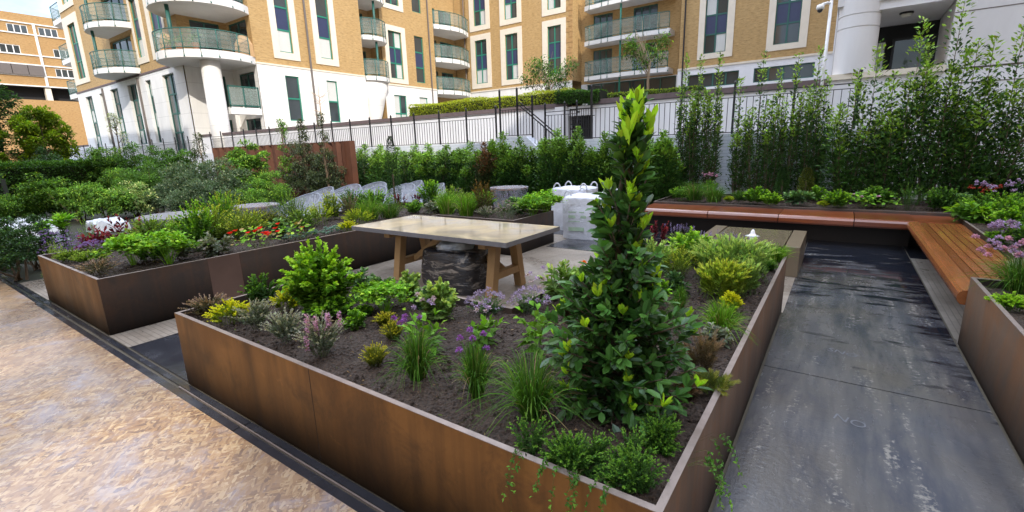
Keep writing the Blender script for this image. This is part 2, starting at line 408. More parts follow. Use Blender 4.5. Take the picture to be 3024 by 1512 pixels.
# ------------------------------------------------------------------ plants
PAL = {  # inner/old leaf with shade painted in, outer leaf, young tip
 'green':((0.020,0.050,0.011),(0.079,0.206,0.021),(0.144,0.299,0.030)),
 'fresh':((0.032,0.077,0.011),(0.146,0.355,0.021),(0.264,0.494,0.030)),
 'lime':((0.045,0.099,0.013),(0.207,0.454,0.025),(0.360,0.598,0.043)),
 'pale':((0.068,0.113,0.036),(0.281,0.469,0.093),(0.432,0.572,0.145)),
 'gold':((0.081,0.117,0.011),(0.439,0.568,0.015),(0.672,0.676,0.025)),
 'gold2':((0.072,0.117,0.013),(0.305,0.454,0.021),(0.480,0.572,0.034)),
 'marj':((0.063,0.099,0.016),(0.293,0.426,0.034),(0.480,0.546,0.060)),
 'heath':((0.054,0.072,0.011),(0.305,0.341,0.021),(0.504,0.468,0.038)),
 'moss':((0.036,0.068,0.013),(0.183,0.327,0.034),(0.288,0.416,0.060)),
 'olive':((0.041,0.054,0.013),(0.195,0.256,0.034),(0.312,0.312,0.060)),
 'grey':((.07,.09,.055),(.24,.28,.19),(.38,.38,.30)),
 'silver':((.12,.15,.12),(.34,.40,.33),(.5,.54,.46)),
 'sage':((0.032,0.063,0.032),(0.146,0.298,0.085),(0.264,0.429,0.145)),
 'brown':((.06,.055,.03),(.22,.19,.105),(.34,.24,.17)),
 'bronze':((.06,.045,.02),(.19,.135,.075),(.27,.18,.11)),
 'rust':((.045,.04,.012),(.16,.12,.025),(.27,.15,.03)),
 'dark':((0.013,0.029,0.011),(0.055,0.135,0.034),(0.120,0.221,0.051)),
 'darkg':((0.011,0.027,0.011),(0.055,0.149,0.027),(0.108,0.234,0.043)),
 'crimson':((.03,.004,.006),(.16,.012,.025),(.26,.035,.05)),
 'grass':((0.027,0.068,0.011),(0.104,0.270,0.021),(0.168,0.338,0.038)),
 'brightgrass':((0.045,0.099,0.011),(0.195,0.454,0.021),(0.324,0.546,0.043)),
 'choi':((0.027,0.063,0.014),(0.134,0.312,0.034),(0.252,0.429,0.051)),
 'vari':((0.045,0.077,0.027),(0.244,0.398,0.111),(0.600,0.676,0.289)),
 'vib':((.028,.055,.028),(.10,.165,.085),(.23,.27,.16)),
 'vib2':((.022,.038,.018),(.075,.105,.05),(.15,.19,.07)),
 'ylw':((0.063,0.108,0.011),(0.305,0.483,0.021),(0.432,0.546,0.025)),
 'hedge':((.018,.046,.016),(.100,.225,.050),(.28,.46,.055)),
 'hedgem':((.010,.028,.011),(.050,.120,.032),(.17,.31,.05)),
 'hedge2':((0.016,0.038,0.016),(0.091,0.220,0.043),(0.216,0.390,0.051)),
 'rusty':((.02,.034,.015),(.085,.11,.045),(.20,.10,.05)),
 'bay':((0.014,0.038,0.014),(0.076,0.192,0.036),(0.408,0.650,0.034)),
 'lit':((.20,.25,.015),(.42,.48,.03),(.52,.56,.03)),
}
def rgen(seed): return np.random.default_rng(seed)
def rdir(g, n):
    v = g.normal(size=(n,3)); return nrm(v)

def leaves(mb, b, d, L, W, col, g, fold=.22, droop=.12, flat=False):
    """b base points, d directions, one folded two-quad leaf each"""
    n = len(b)
    if n == 0: return
    L = np.broadcast_to(np.asarray(L, float), (n,))[:,None]; W = np.broadcast_to(np.asarray(W, float), (n,))[:,None]
    up = np.array((0,0,1.)) + g.normal(size=(n,3))*.35
    s = nrm(np.cross(d, up)); nn = np.cross(s, d)
    mid = b + d*L*.45
    tip = b + d*L; tip[:,2] -= (droop*L)[:,0]
    l = mid + s*W*.5 + nn*fold*W; r = mid - s*W*.5 + nn*fold*W
    base = mb.nv; 
    if flat:
        v = np.stack([b, r, tip, l], 1).reshape(-1,3)
        idx = np.arange(n)[:,None]*4 + base
        fs = [tuple(x) for x in (idx + np.array([[0,1,2,3]])).tolist()]
        rep = 4
    else:
        v = np.stack([b, r, tip, l, mid], 1).reshape(-1,3)
        idx = np.arange(n)[:,None]*5 + base
        fs = [tuple(x) for x in (idx + np.array([[0,1,2,4]])).tolist()] + [tuple(x) for x in (idx + np.array([[0,4,2,3]])).tolist()]
        rep = 5
    mb.v.append(v); mb.nv += len(v); mb.f.extend(fs)
    mb.c.append(np.repeat(np.broadcast_to(col, (n,3)), rep, 0)); mb.hascol = True

def round_leaves(mb, b, d, L, W, col, g, fold=.12, droop=.05):
    """blunt oval leaves with a folded midrib"""
    n = len(b); L = np.broadcast_to(np.asarray(L, float), (n,))[:,None]; W = np.broadcast_to(np.asarray(W, float), (n,))[:,None]
    up = np.array((0,0,1.)) + g.normal(size=(n,3))*.4
    s = nrm(np.cross(d, up)); nn = np.cross(s, d); dz = np.array((0,0,1.))
    m1 = b + d*L*.34; m2 = b + d*L*.74 - dz*L*droop*.5; tip = b + d*L - dz*L*droop
    r1 = m1+s*W*.42+nn*fold*W; l1 = m1-s*W*.42+nn*fold*W; r2 = m2+s*W*.46+nn*fold*W; l2 = m2-s*W*.46+nn*fold*W
    v = np.stack([b,r1,r2,tip,l2,l1,m1,m2],1).reshape(-1,3); o = np.arange(n)[:,None]*8 + mb.nv
    fs = []
    for q in ((0,1,6),(1,2,7,6),(2,3,7),(0,6,5),(6,7,4,5),(7,3,4)): fs += [tuple(x) for x in (o+np.array([q])).tolist()]
    mb.v.append(v); mb.nv += len(v); mb.f.extend(fs); mb.c.append(np.repeat(np.broadcast_to(col,(n,3)),8,0)); mb.hascol = True

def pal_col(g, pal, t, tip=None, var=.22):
    """t 0..1 from inner/old with painted shade to outer; tip mask for young leaves"""
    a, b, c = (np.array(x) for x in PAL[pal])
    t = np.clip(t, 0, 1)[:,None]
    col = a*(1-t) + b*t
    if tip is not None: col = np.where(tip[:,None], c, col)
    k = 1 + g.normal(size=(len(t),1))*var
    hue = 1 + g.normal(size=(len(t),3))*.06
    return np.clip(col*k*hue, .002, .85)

def ribbons(mb, pts, w, col, tipw=.15):
    """pts (n,k,3): flat tapering blades"""
    n, k, _ = pts.shape
    d = nrm(pts[:,-1]-pts[:,0] + 1e-6)
    s = nrm(np.cross(d, np.array((.3,.2,1.)) + 0*d))
    # random width direction so that blades do not all face alike
    ang = (np.arange(n)*2.399)[:,None]
    u = np.cross(d, s); s = s*np.cos(ang) + u*np.sin(ang)
    tw = np.linspace(1, tipw, k)[None,:,None]
    w = np.broadcast_to(np.asarray(w, float), (n,))[:,None,None]
    A = pts + s[:,None]*w*tw*.5; Bq = pts - s[:,None]*w*tw*.5
    v = np.stack([A, Bq], 2).reshape(-1,3)
    base = mb.nv; off = (np.arange(n)*2*k)[:,None] + base
    fs = []
    for i in range(k-1):
        q = off + np.array([[2*i, 2*i+1, 2*i+3, 2*i+2]]); fs += [tuple(x) for x in q.tolist()]
    mb.v.append(v); mb.nv += len(v); mb.f.extend(fs); mb.hascol = True
    if col.ndim == 2: col = np.repeat(col[:,None], k, 1)
    mb.c.append(np.repeat(col, 2, 1).reshape(-1,3))

def bez(p0, p1, p2, t):
    t = t[...,None]
    return p0*(1-t)**2 + p1*2*t*(1-t) + p2*t**2

def stems(g, base, H, Rr, n, dome=.85, spread=.3, lean=(0,0)):
    a = g.uniform(0, 2*PI, n); r = Rr*np.sqrt(g.uniform(0, 1, n))*.95
    hz = H*np.sqrt(np.clip(1-dome*(r/Rr)**2, .05, 1))*g.uniform(.72, 1.0, n)
    p0 = np.stack([np.cos(a)*r*spread, np.sin(a)*r*spread, np.zeros(n)], 1)
    p2 = np.stack([np.cos(a)*r + lean[0], np.sin(a)*r + lean[1], hz], 1)
    p1 = np.stack([np.cos(a)*r*.45, np.sin(a)*r*.45, hz*.75], 1)
    o = np.array(base)
    return p0+o, p1+o, p2+o

def stemspray(mb, g, base, H, Rr, ns, nl, L, W, pal, dome=.85, t0=.25, stemcol=None, up=.35, tipfrac=.12, sw=.003, droop=.15, spread=.3, flat=False, fold=.22, var=.22, lean=(0,0), oval=False):
    p0, p1, p2 = stems(g, base, H, Rr, ns, dome, spread, lean)
    tt = np.linspace(0, 1, 5)
    pts = np.stack([bez(p0, p1, p2, np.full(ns, t)) for t in tt], 1)
    sc = np.array(stemcol if stemcol else PAL[pal][0])*1.3
    ribbons(mb, pts, sw, np.tile(sc, (ns,1)))
    nl = int(nl*1.5); t = g.uniform(t0, 1, (ns, nl)); t.sort(1)
    P = bez(p0[:,None], p1[:,None], p2[:,None], t).reshape(-1,3)
    T = nrm((p2-p1)[:,None]*t[...,None] + (p1-p0)[:,None]*(1-t[...,None])).reshape(-1,3)
    tf = t.reshape(-1)
    out = rdir(g, len(P)); out -= T*(out*T).sum(1, keepdims=True); out = nrm(out)
    cen = np.array(base) + np.array((0,0,H*.35))
    out = nrm(out + .35*nrm(P-cen))
    D = nrm(out*(1.05-tf[:,None]*.55) + T*(.25+tf[:,None]*.5) + np.array((0,0,up*.3)))
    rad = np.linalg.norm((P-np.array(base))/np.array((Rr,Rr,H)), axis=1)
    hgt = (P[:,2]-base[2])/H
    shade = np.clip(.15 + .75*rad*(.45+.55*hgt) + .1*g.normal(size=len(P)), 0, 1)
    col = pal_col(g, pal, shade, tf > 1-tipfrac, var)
    size = (1.05 - .45*tf**2)*g.uniform(.7, 1.15, len(P))
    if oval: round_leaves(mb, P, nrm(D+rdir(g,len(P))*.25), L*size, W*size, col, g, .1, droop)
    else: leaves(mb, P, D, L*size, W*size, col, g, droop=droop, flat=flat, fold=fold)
    return p0, p1, p2

def head(mb, g, c, r, col, n=46):
    """pompom flower head of many little florets"""
    d = rdir(g, n); d[:,2] = np.abs(d[:,2])*1.1 - .35; d = nrm(d)
    b = np.array(c) + d*r*.25
    cc = np.clip(np.array(col)*(1+g.normal(size=(n,1))*.25), 0, .9)
    leaves(mb, b, d, r*.95, r*.5, cc, g, droop=0, fold=.1)

FLC = {'pink':(.55,.30,.47),'purple':(.30,.11,.42),'mauve':(.44,.32,.56),'violet':(.27,.17,.46),'dusty':(.33,.23,.28),'red':(.72,.025,.012),'orange':(.85,.22,.01),'coral':(.5,.08,.06),'yellow':(.80,.74,.35),'white':(.8,.8,.72),'lav':(.20,.15,.38)}

CAT = {'thyme':('thyme','herb'),'mound':('cushion_herb','herb'),'bush':('leafy_herb','herb'),'parsley':('parsley','herb'),'sage':('broad_leaved_herb','herb'),'heath':('wiry_herb','herb'),'chive':('chive_clump','chives'),'chive2':('chive_clump','chives'),'grass':('grass_clump','grass clump'),'borage':('sorrel','herb'),'lavmound':('flowering_thyme','herb'),'fennel':('fennel','herb'),'creeper':('creeping_herb','herb'),'lavender':('lavender','lavender'),'spire':('upright_herb','herb'),'redspike':('red_leaved_plant','plant'),'crimson':('perilla','plant'),'nasturtium':('nasturtium','plant'),'sedum':('succulent_mat','succulents'),'yew':('column_yew','shrub'),'phlox':('flowering_herb','herb'),'wallshrub':('wall_shrub','shrub'),'wallshrub2':('evergreen_shrub','shrub'),'shrub':('garden_shrub','shrub'),'euph':('spurge','plant'),'slim':('young_tree','tree'),'slimw':('blossom_tree','tree'),'tree':('leafy_tree','tree')}

def finish(kind, lab, base, parts, group=None):
    """parts: list of (name, MB, material). one part -> the thing is that mesh"""
    name, cat = CAT[kind]
    parts = [q for q in parts if q[1].nv]
    if len(parts) == 1:
        o = parts[0][1].build(name, parts[0][2], origin=base)
        return tag(o, lab, cat, group)
    t = thing(name, lab, cat, base, group)
    for nm, mb, m in parts: mb.build(nm, m, t)
    return t

def plant(i, kind, X, Y, Z, H, Rr, lab, o):
    g = rgen(1000+i)
    if Z == .52 and Y > 5.1 and X > .96: Z = .47
    base = np.array((X, Y, Z)); mb = MB()
    if kind not in ('wallshrub','wallshrub2','shrub','euph','slim','slimw','tree','yew'): H *= 1.16; Rr *= 1.28
    if kind in ('grass','chive') and Y < 4: H *= .88; Rr *= .74
    if Y > 8.9 and X > -3.2 and kind not in ('chive2',): H *= 1.2; Rr *= 1.15
    if kind == 'creeper': H *= .62; Rr *= 1.25
    if X < -4.1 and Y > 1.27 and Z > 0 and kind in ('bush','mound','grass','fennel','parsley','sage','spire','thyme','lavmound','nasturtium'): f_ = 1.08 if kind in ('parsley','thyme','mound') and Y < 2.2 else 1.3; H *= f_; Rr *= f_
    parts = [('foliage', mb, M['leaf'])]
    pal = o.get('pal', 'green'); bt = tuple(base)
    if kind == 'thyme':
        stemspray(mb, g, bt, H, Rr, 55, 34, .019, .010, pal, dome=.7, t0=.2, sw=.0022, tipfrac=.3, spread=.2, droop=0)
        if o.get('fl'):
            fm = MB()
            for q in range(9):
                a = g.uniform(0, 6.28); r = Rr*g.uniform(.1,.8); h = H*g.uniform(.55,1.0)
                for s in range(5): head(fm, g, base+np.array((math.cos(a)*r, math.sin(a)*r, h-.018*s)), .016, FLC['pink'], 14)
            parts.append(('blossom', fm, M['petal']))
    elif kind == 'mound':
        stemspray(mb, g, bt, H, Rr, 80, 22, .02 if Rr < .2 else .026, .015, pal, dome=.9, t0=.35, spread=.5, tipfrac=.3, flat=True)
    elif kind == 'bush':
        L = o.get('leaf', .035); ns = int(np.clip(34*(Rr/.16)**1.2, 18, 110))
        stemspray(mb, g, bt, H, Rr, ns, o.get('n', 500)//25 + 6, L*1.15, L*.74, pal, dome=.8, t0=.12, spread=.5, tipfrac=.16, oval=L >= .03)
        if o.get('fl'):
            c = o['fl']
            for q in range(1 if c == 'orange' else 4):
                fm = MB(); a = g.uniform(0,6.28); r = 0 if c == 'orange' else Rr*.7
                head(fm, g, base+np.array((math.cos(a)*r, math.sin(a)*r, H*(1.05 if c=='orange' else g.uniform(.5,1.)))), .03, FLC[c], 40)
                parts.append(('flower_head', fm, M['petal']))
    elif kind == 'parsley':
        # celery leaf: stalks each carrying a flat tuft of cut leaves
        p0, p1, p2 = stems(g, bt, H, Rr, 26, .75, .15)
        tt = np.linspace(0,1,5); ribbons(mb, np.stack([bez(p0,p1,p2,np.full(26,t)) for t in tt],1), .006, np.tile(np.array(PAL[pal][1])*.9,(26,1)), .5)
        nn = 40; P = np.repeat(p2, nn, 0) + g.normal(size=(26*nn,3))*np.array((.032,.032,.014))*(Rr/.15)
        d = rdir(g, len(P)); d[:,2] = np.abs(d[:,2])*.5
        hg = (P[:,2]-Z)/H
        leaves(mb, P, nrm(d), .032*(Rr/.15), .024*(Rr/.15), pal_col(g, pal, hg*.9+g.uniform(-.2,.2,len(P)), g.uniform(size=len(P))<.22), g, flat=True)
    elif kind == 'sage':
        L = o.get('leaf', max(.055, Rr*.55)); ns = 16
        stemspray(mb, g, bt, H, Rr, ns, 15, L, L*.36, pal, dome=.7, t0=.1, spread=.3, tipfrac=.1, fold=.12, droop=.22, oval=True)
    elif kind == 'heath':
        stemspray(mb, g, bt, H, Rr, 75, 26, .016 if Rr < .12 else .024, .005, pal, dome=.75, t0=.15, sw=.003, spread=.35, tipfrac=.25, up=.9, droop=0, flat=True)
    elif kind == 'spire':
        n = o.get('n', 60)
        stemspray(mb, g, bt, H*1.12, Rr*1.05, int(n*1.3), 26, .05, .015, pal, dome=.45, t0=.12, sw=.004, spread=.85, tipfrac=.18, up=1.2, droop=0)
        if pal == 'silver':
            pass
    elif kind in ('grass', 'chive', 'chive2'):
        if kind != 'grass': pal = 'grass'
        n = 420 if Rr < .2 else 520
        if o.get('thick'): n = 420
        a = g.uniform(0, 2*PI, n); sp = g.uniform(.15, 1.0, n)**(1.5 if kind != 'grass' else 1.1)*Rr*(1.2 if not o.get('thick') else .95)
        h = H*g.uniform(.55, 1.02, n)*(1-.45*(sp/(Rr*1.25))**2)
        ca = np.stack([np.cos(a), np.sin(a), 0*a], 1); z = np.array((0,0,1.))
        p0 = base + ca*(g.uniform(0,.28,n)*Rr*(1.6 if o.get('thick') else 1))[:,None]
        p2 = p0 + ca*sp[:,None]; p1 = p0 + ca*(sp*.35)[:,None] + z*h[:,None]*1.05
        fl = g.uniform(size=n) < (.18 if not o.get('thick') else .05)      # fallen blades
        tipz = np.where(fl, g.uniform(0,.12,n)*H, h*g.uniform(.75,1.,n))
        p2 = p2 + z*tipz[:,None] + ca*np.where(fl, Rr*.5, 0)[:,None]
        pts = np.stack([bez(p0,p1,p2,np.full(n,t)) for t in np.linspace(0,1,6)], 1)
        t = np.linspace(0, 1, 6)
        c = pal_col(g, pal, g.uniform(.3,1.,n), g.uniform(size=n)<.15)[:,None]*(.5+.7*t)[None,:,None]
        dryb = g.uniform(size=n) < .05; c[dryb] = np.array((.36,.28,.13))
        ribbons(mb, pts, g.uniform(.0035,.0075,n)*(1 if Z > 0 and Y < 6 else 1.6), np.clip(c,0,.8))
        if o.get('fl'):
            for q in range(o['fl']):
                fm = MB(); a = g.uniform(0,6.28); r = Rr*g.uniform(.1,.9)*(1.4 if kind == 'chive2' else 1); hh = H*g.uniform(.72,1.12)
                if kind == 'chive2': a = g.uniform(1.6, 4.6)
                c = base + np.array((math.cos(a)*r, math.sin(a)*r, hh))
                ribbons(fm, np.stack([base, base+(c-base)*np.array((.4,.4,.6)), c])[None], .004, np.array([(.07,.14,.03)]), .9)
                head(fm, g, c, .017 if kind == 'chive' else .025, FLC['purple'] if kind == 'chive' else FLC['pink'] if q % 3 else FLC['mauve'])
                parts.append(('flower_head', fm, M['petal']))
    elif kind == 'borage':
        stemspray(mb, g, bt, H*.75, Rr, 9, 5, .10, .052, 'lime', dome=.5, t0=.1, spread=.2, tipfrac=0, fold=.1, droop=.25)
        fm = MB(); c = base + np.array((0,0,H))
        ribbons(fm, np.stack([base, base+np.array((.01,0,H*.5)), c])[None], .007, np.array([(.16,.13,.09)]), .8)
        for q in range(7): head(fm, g, c + g.normal(size=3)*np.array((.028,.028,.035)) - np.array((0,0,.02)), .017, FLC['mauve'] if q % 2 else (.5,.38,.44), 22)
        parts.append(('flower_stalk', fm, M['petal']))
    elif kind == 'lavmound':
        stemspray(mb, g, bt, H*.85, Rr, 55, 18, .02, .006, 'grey' if pal != 'green' else 'sage', dome=.75, t0=.15, sw=.003, spread=.4, tipfrac=.1, flat=True)
        fm = MB(); n = 60; a = g.uniform(0,6.28,n); r = Rr*np.sqrt(g.uniform(0,1,n))
        for q in range(n):
            h = H*math.sqrt(max(.1, 1-.8*(r[q]/Rr)**2))*g.uniform(.85,1.05)
            head(fm, g, base+np.array((math.cos(a[q])*r[q], math.sin(a[q])*r[q], h)), .017, FLC[pal] if pal in FLC else (.34,.27,.42), 14)
        parts.append(('blossom', fm, M['petal']))
    elif kind == 'fennel':
        p0, p1, p2 = stemspray(mb, g, bt, H, Rr, 34, 75, .034, .0032, pal, dome=.7, t0=.2, sw=.003, spread=.3, tipfrac=.2, droop=0, flat=True)
    elif kind == 'creeper':
        for q in range(7):
            a = g.uniform(0,6.28); r = Rr*g.uniform(.1,1.05); hh = H*g.uniform(.55,1.5)
            bb = (min(X+math.cos(a)*r*1.1,-.47), Y+abs(math.sin(a))*r*.8, Z); stemspray(mb, g, bb, hh, Rr*g.uniform(.4,.75), 34, 20, .016, .009, 'green', dome=.5, t0=.1, sw=.0022, spread=.3, tipfrac=.2, flat=True)
        if o.get('trail'):
            n = 14 if o['trail'] == 1 else 9
            if o['trail'] == 1:     # over the front edge
                x = X + g.uniform(-.2,.2,n); y0 = 1.27
                p0 = np.stack([x, np.full(n,Y), np.full(n,Z+.05)],1); p1 = np.stack([x+g.uniform(-.03,.03,n), np.full(n,y0-.06), np.full(n,.66)],1)
                p2 = np.stack([x+g.uniform(-.05,.05,n), y0-.03-g.uniform(0,.05,n), .58-g.uniform(.05,.22,n)],1)
            else:
                y = Y + g.uniform(-.16,.16,n)
                p0 = np.stack([np.full(n,X), y, np.full(n,Z+.05)],1); p1 = np.stack([np.full(n,-.24), y+g.uniform(-.03,.03,n), np.full(n,.68)],1)
                p2 = np.stack([-.20-g.uniform(-.08,.08,n), y+g.uniform(-.1,.1,n), .58-g.uniform(.02,.2,n)],1)
            pts = np.stack([bez(p0,p1,p2,np.full(n,t)) for t in np.linspace(0,1,6)],1)
            ribbons(mb, pts, .003, np.tile(np.array((.09,.10,.03)),(n,1)))
            t = g.uniform(.3,1,(n,22)); P = bez(p0[:,None],p1[:,None],p2[:,None],t).reshape(-1,3)
            leaves(mb, P, rdir(g,len(P)), .016, .009, pal_col(g,'green',g.uniform(.5,1,len(P)), t.reshape(-1)>.85), g, flat=True)
    elif kind == 'lavender':
        stemspray(mb, g, bt, H*.6, Rr, 50, 16, .035, .005, 'moss', dome=.5, t0=.1, sw=.003, spread=.5, tipfrac=.1, up=1., droop=0, flat=True)
        fm = MB(); n = 26
        for q in range(n):
            a = g.uniform(0,6.28); r = Rr*math.sqrt(g.uniform(0,1)); h = H*g.uniform(.8,1.05)
            c = base + np.array((math.cos(a)*r, math.sin(a)*r, h))
            ribbons(fm, np.stack([base+(c-base)*np.array((.6,.6,0)), base+(c-base)*np.array((.85,.85,.5)), c])[None], .003, np.array([(.13,.17,.08)]), 1.)
            for s in range(5): head(fm, g, c-np.array((0,0,.011*s)), .010, FLC['lav'] if q % 3 else (.34,.27,.5), 8)
        parts.append(('blossom', fm, M['petal']))
    elif kind == 'redspike':
        stemspray(mb, g, bt, H, Rr, 10, 22, .055, .022, 'crimson', dome=.4, t0=.1, sw=.006, spread=.5, tipfrac=.15, var=.4)
    elif kind == 'crimson':
        stemspray(mb, g, bt, H, Rr, 20, 12, .11, .045, 'crimson', dome=.6, t0=.45, sw=.006, spread=.5, tipfrac=.15, var=.4, fold=.08, droop=.1, up=0)
    elif kind == 'nasturtium':
        n = 70; a = g.uniform(0,6.28,n); r = Rr*np.sqrt(g.uniform(0,1,n)); h = H*np.sqrt(1-.8*(r/Rr)**2)*g.uniform(.35,.9,n)
        for q in range(n):
            c = base + np.array((math.cos(a[q])*r[q], math.sin(a[q])*r[q], h[q]))
            w = g.uniform(.018,.03); up = nrm(np.array((g.normal()*.4, g.normal()*.4-.2, 1.))); s = nrm(np.cross(up,(0,1,.1))); u = np.cross(up, s)
            ang = np.linspace(0,2*PI,9)[:-1]
            v = np.concatenate([[c-up*.006], c + (np.cos(ang)[:,None]*s + np.sin(ang)[:,None]*u)*w])
            cc = pal_col(g, 'lime' if o.get('fl') else 'fresh', np.array([g.uniform(.5,1)]), np.array([g.uniform()<.2]))[0]
            if o.get('fl') and g.uniform() < .25: cc = np.array((.42,.30,.10))
            mb.add(v, [(0,1+k_,1+(k_+1)%8) for k_ in range(8)], cc)
            ribbons(mb, np.stack([base+(c-base)*np.array((.5,.5,0)), c])[None], .003, np.array([(.12,.16,.05)]))
        for q in range(o.get('fl',0) + (4 if o.get('pinkfl') else 0)):
            fm = MB(); aa = g.uniform(0,6.28); rr = Rr*math.sqrt(g.uniform(.02,1)); hh = H*g.uniform(.45,1.02)*math.sqrt(1-.6*(rr/Rr)**2)
            c = base + np.array((math.cos(aa)*rr, math.sin(aa)*rr, hh))
            fc = FLC['pink'] if o.get('pinkfl') else FLC['red']
            d = nrm(np.stack([np.cos(np.arange(5)*1.257), np.sin(np.arange(5)*1.257)*.8-.4, np.full(5,.45)],1))
            leaves(fm, np.tile(c,(5,1)), d, .044, .044, np.clip(np.tile(np.array(fc),(5,1))*(1+g.normal(size=(5,1))*.15),0,.9), g, droop=0)
            parts.append(('flower', fm, M['petal']))
    elif kind == 'sedum':
        n = 60
        for q in range(n):
            c = base + np.array((g.uniform(-.12,.12), g.uniform(-1,1)*Rr*1.3, .01 + g.uniform(0,.06)))
            k_ = 16; d = nrm(np.stack([np.cos(np.arange(k_)*2.4), np.sin(np.arange(k_)*2.4), .25+np.arange(k_)/k_*1.5],1))
            leaves(mb, np.tile(c,(k_,1)), d, .042, .02, np.clip(np.array((.20,.32,.30))*(1+g.normal(size=(k_,1))*.2),0,.7), g, droop=0)
    elif kind == 'yew':
        n = int(2600*min(1.6,H*2)); a = g.uniform(0,6.28,n); hz = g.uniform(0,1,n); r = Rr*np.sqrt(g.uniform(.25,1,n))*np.sqrt(np.clip(1-hz**4,.03,1))*(.8+.4*vnoise(a*1.5,hz*9,i))
        P = base + np.stack([np.cos(a)*r, np.sin(a)*r, hz*H],1)
        d = nrm(np.stack([np.cos(a), np.sin(a), 1.2+0*a],1) + g.normal(size=(n,3))*.5)
        L_ = .035
        leaves(mb, P, d, L_, .011, pal_col(g, 'olive' if o.get('pal')=='olive' else 'darkg', (r/Rr)**2*(.5+.5*g.uniform(size=n)), g.uniform(size=n)<.07), g, flat=True)
        tr = MB(); tr.tube([base, base+np.array((0,0,H*.6))], .018, 6); parts = [('crown', mb, M['leaf']), ('trunk', tr, M['bark'])]
    elif kind == 'phlox':
        stemspray(mb, g, bt, H*.85, Rr, 40, 20, .045, .018, 'fresh' if o['fl'] != 'coral' else 'green', dome=.7, t0=.1, spread=.5)
        for q in range({'mauve':10,'coral':6,'pink':5}[o['fl']]):
            fm = MB(); aa = g.uniform(0,6.28); rr = Rr*math.sqrt(g.uniform(0,1))
            c = base + np.array((math.cos(aa)*rr, math.sin(aa)*rr, H*g.uniform(.85,1.1)))
            for s in range(4): head(fm, g, c + g.normal(size=3)*.022, .026, FLC[o['fl']], 22)
            parts.append(('flower_head', fm, M['petal']))
    elif kind in ('wallshrub', 'wallshrub2'):
        tall = kind == 'wallshrub'; dense = not tall
        pal = o.get('pal', 'hedge'); pal = 'hedgem' if pal == 'hedge' and Z == 0 else pal; tr = MB()
        ns = 10 if tall else 19
        if not tall and Z > 0: ns = 11
        if not tall and Z == 0: Rr *= 1.2
        for s in range(ns):
            a = g.uniform(0,6.28); r = Rr*math.sqrt(g.uniform(.02,1)); h = H*(1. if s == 0 else g.uniform(.48,.82) if tall else g.uniform(.55,.92) if Z == 0 else g.uniform(.4,.76))
            if s == 0: r *= .25
            p0 = base + np.array((math.cos(a)*r*.3, math.sin(a)*r*.25, 0)); p2 = base + np.array((math.cos(a)*r, math.sin(a)*r*.55, h)); p1 = base + np.array((math.cos(a)*r*.9, math.sin(a)*r*.5, h*.5))
            tt = np.linspace(0,1,7); pts = [bez(p0,p1,p2,np.array(t)) for t in tt]
            tr.tube(pts, [.012*(1-.75*t) for t in tt], 5, False)
            n = int((215 if tall else 820 if Z == 0 else 260)*h/2)
            t = g.uniform(.04,1,n)**(.9 if tall else 1.0)
            P = bez(p0,p1,p2,t); T = nrm((p2-p1)*t[:,None]+(p1-p0)*(1-t[:,None]))
            out = rdir(g,n); out -= T*(out*T).sum(1,keepdims=True)
            # side twigs, longer low down
            tw = (.17 if tall else .34)*(1-t**1.6*.88)*(Rr/.3)**.5
            P2 = P + nrm(out)*(tw*g.uniform(0,1,n))[:,None] + np.array((0,0,.06))*g.uniform(0,1,n)[:,None]
            D = nrm(nrm(out)*.8 + T*.7 + g.normal(size=(n,3))*.25)
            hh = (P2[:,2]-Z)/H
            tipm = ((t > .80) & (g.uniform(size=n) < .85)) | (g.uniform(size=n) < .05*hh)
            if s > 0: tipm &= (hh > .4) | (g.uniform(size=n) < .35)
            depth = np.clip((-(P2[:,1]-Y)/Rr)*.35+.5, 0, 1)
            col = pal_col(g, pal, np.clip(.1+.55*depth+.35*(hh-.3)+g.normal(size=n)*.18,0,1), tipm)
            th = (t > .82) & (hh > .5)
            P2[th] += rdir(g,n)[th]*.07*g.uniform(0,1,n)[th][:,None]
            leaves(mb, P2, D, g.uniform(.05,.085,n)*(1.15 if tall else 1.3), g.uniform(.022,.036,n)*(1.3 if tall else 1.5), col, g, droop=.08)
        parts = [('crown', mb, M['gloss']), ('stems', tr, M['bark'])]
    elif kind == 'shrub':
        L_ = o.get('leaf', .07); nc = int(34 + 36*min(1.5,Rr)); per = int(np.clip(105*(.08/L_)**.7*Rr/.6, 60, 220))
        d = rdir(g, nc); d[:,2] = np.abs(d[:,2])*1.25 - .5; d = nrm(d)
        rr = g.uniform(.5,1.12,nc)
        cc = base + np.array((0,0,H*.42)) + d*np.array((Rr,Rr*.85,H*.56))*rr[:,None]*(.85+.3*g.uniform(size=(nc,1)))
        cs = g.uniform(.6,1.2,nc)*Rr*.30
        cen = np.repeat(cc, per, 0); sz = np.repeat(cs, per)
        q = rdir(g, nc*per); q[:,2] = np.where(q[:,2] < -.3, -q[:,2], q[:,2])
        P = cen + q*(sz*g.uniform(.3,1.,nc*per)**.6)[:,None]
        P[:,2] = np.maximum(P[:,2], Z+.03)
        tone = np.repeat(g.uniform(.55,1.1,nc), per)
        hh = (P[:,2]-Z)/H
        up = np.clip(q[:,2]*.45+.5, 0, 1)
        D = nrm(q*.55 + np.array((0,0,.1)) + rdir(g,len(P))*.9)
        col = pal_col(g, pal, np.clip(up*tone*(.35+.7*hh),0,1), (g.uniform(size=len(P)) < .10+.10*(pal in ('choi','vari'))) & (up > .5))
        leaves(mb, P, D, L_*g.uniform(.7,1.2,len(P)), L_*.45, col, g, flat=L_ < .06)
        tr = MB()
        for s in range(6): tr.tube([base+g.normal(size=3)*np.array((.05,.05,0)), cc[s]*.5+base*.5, cc[s]], [.02,.014,.006], 5, False)
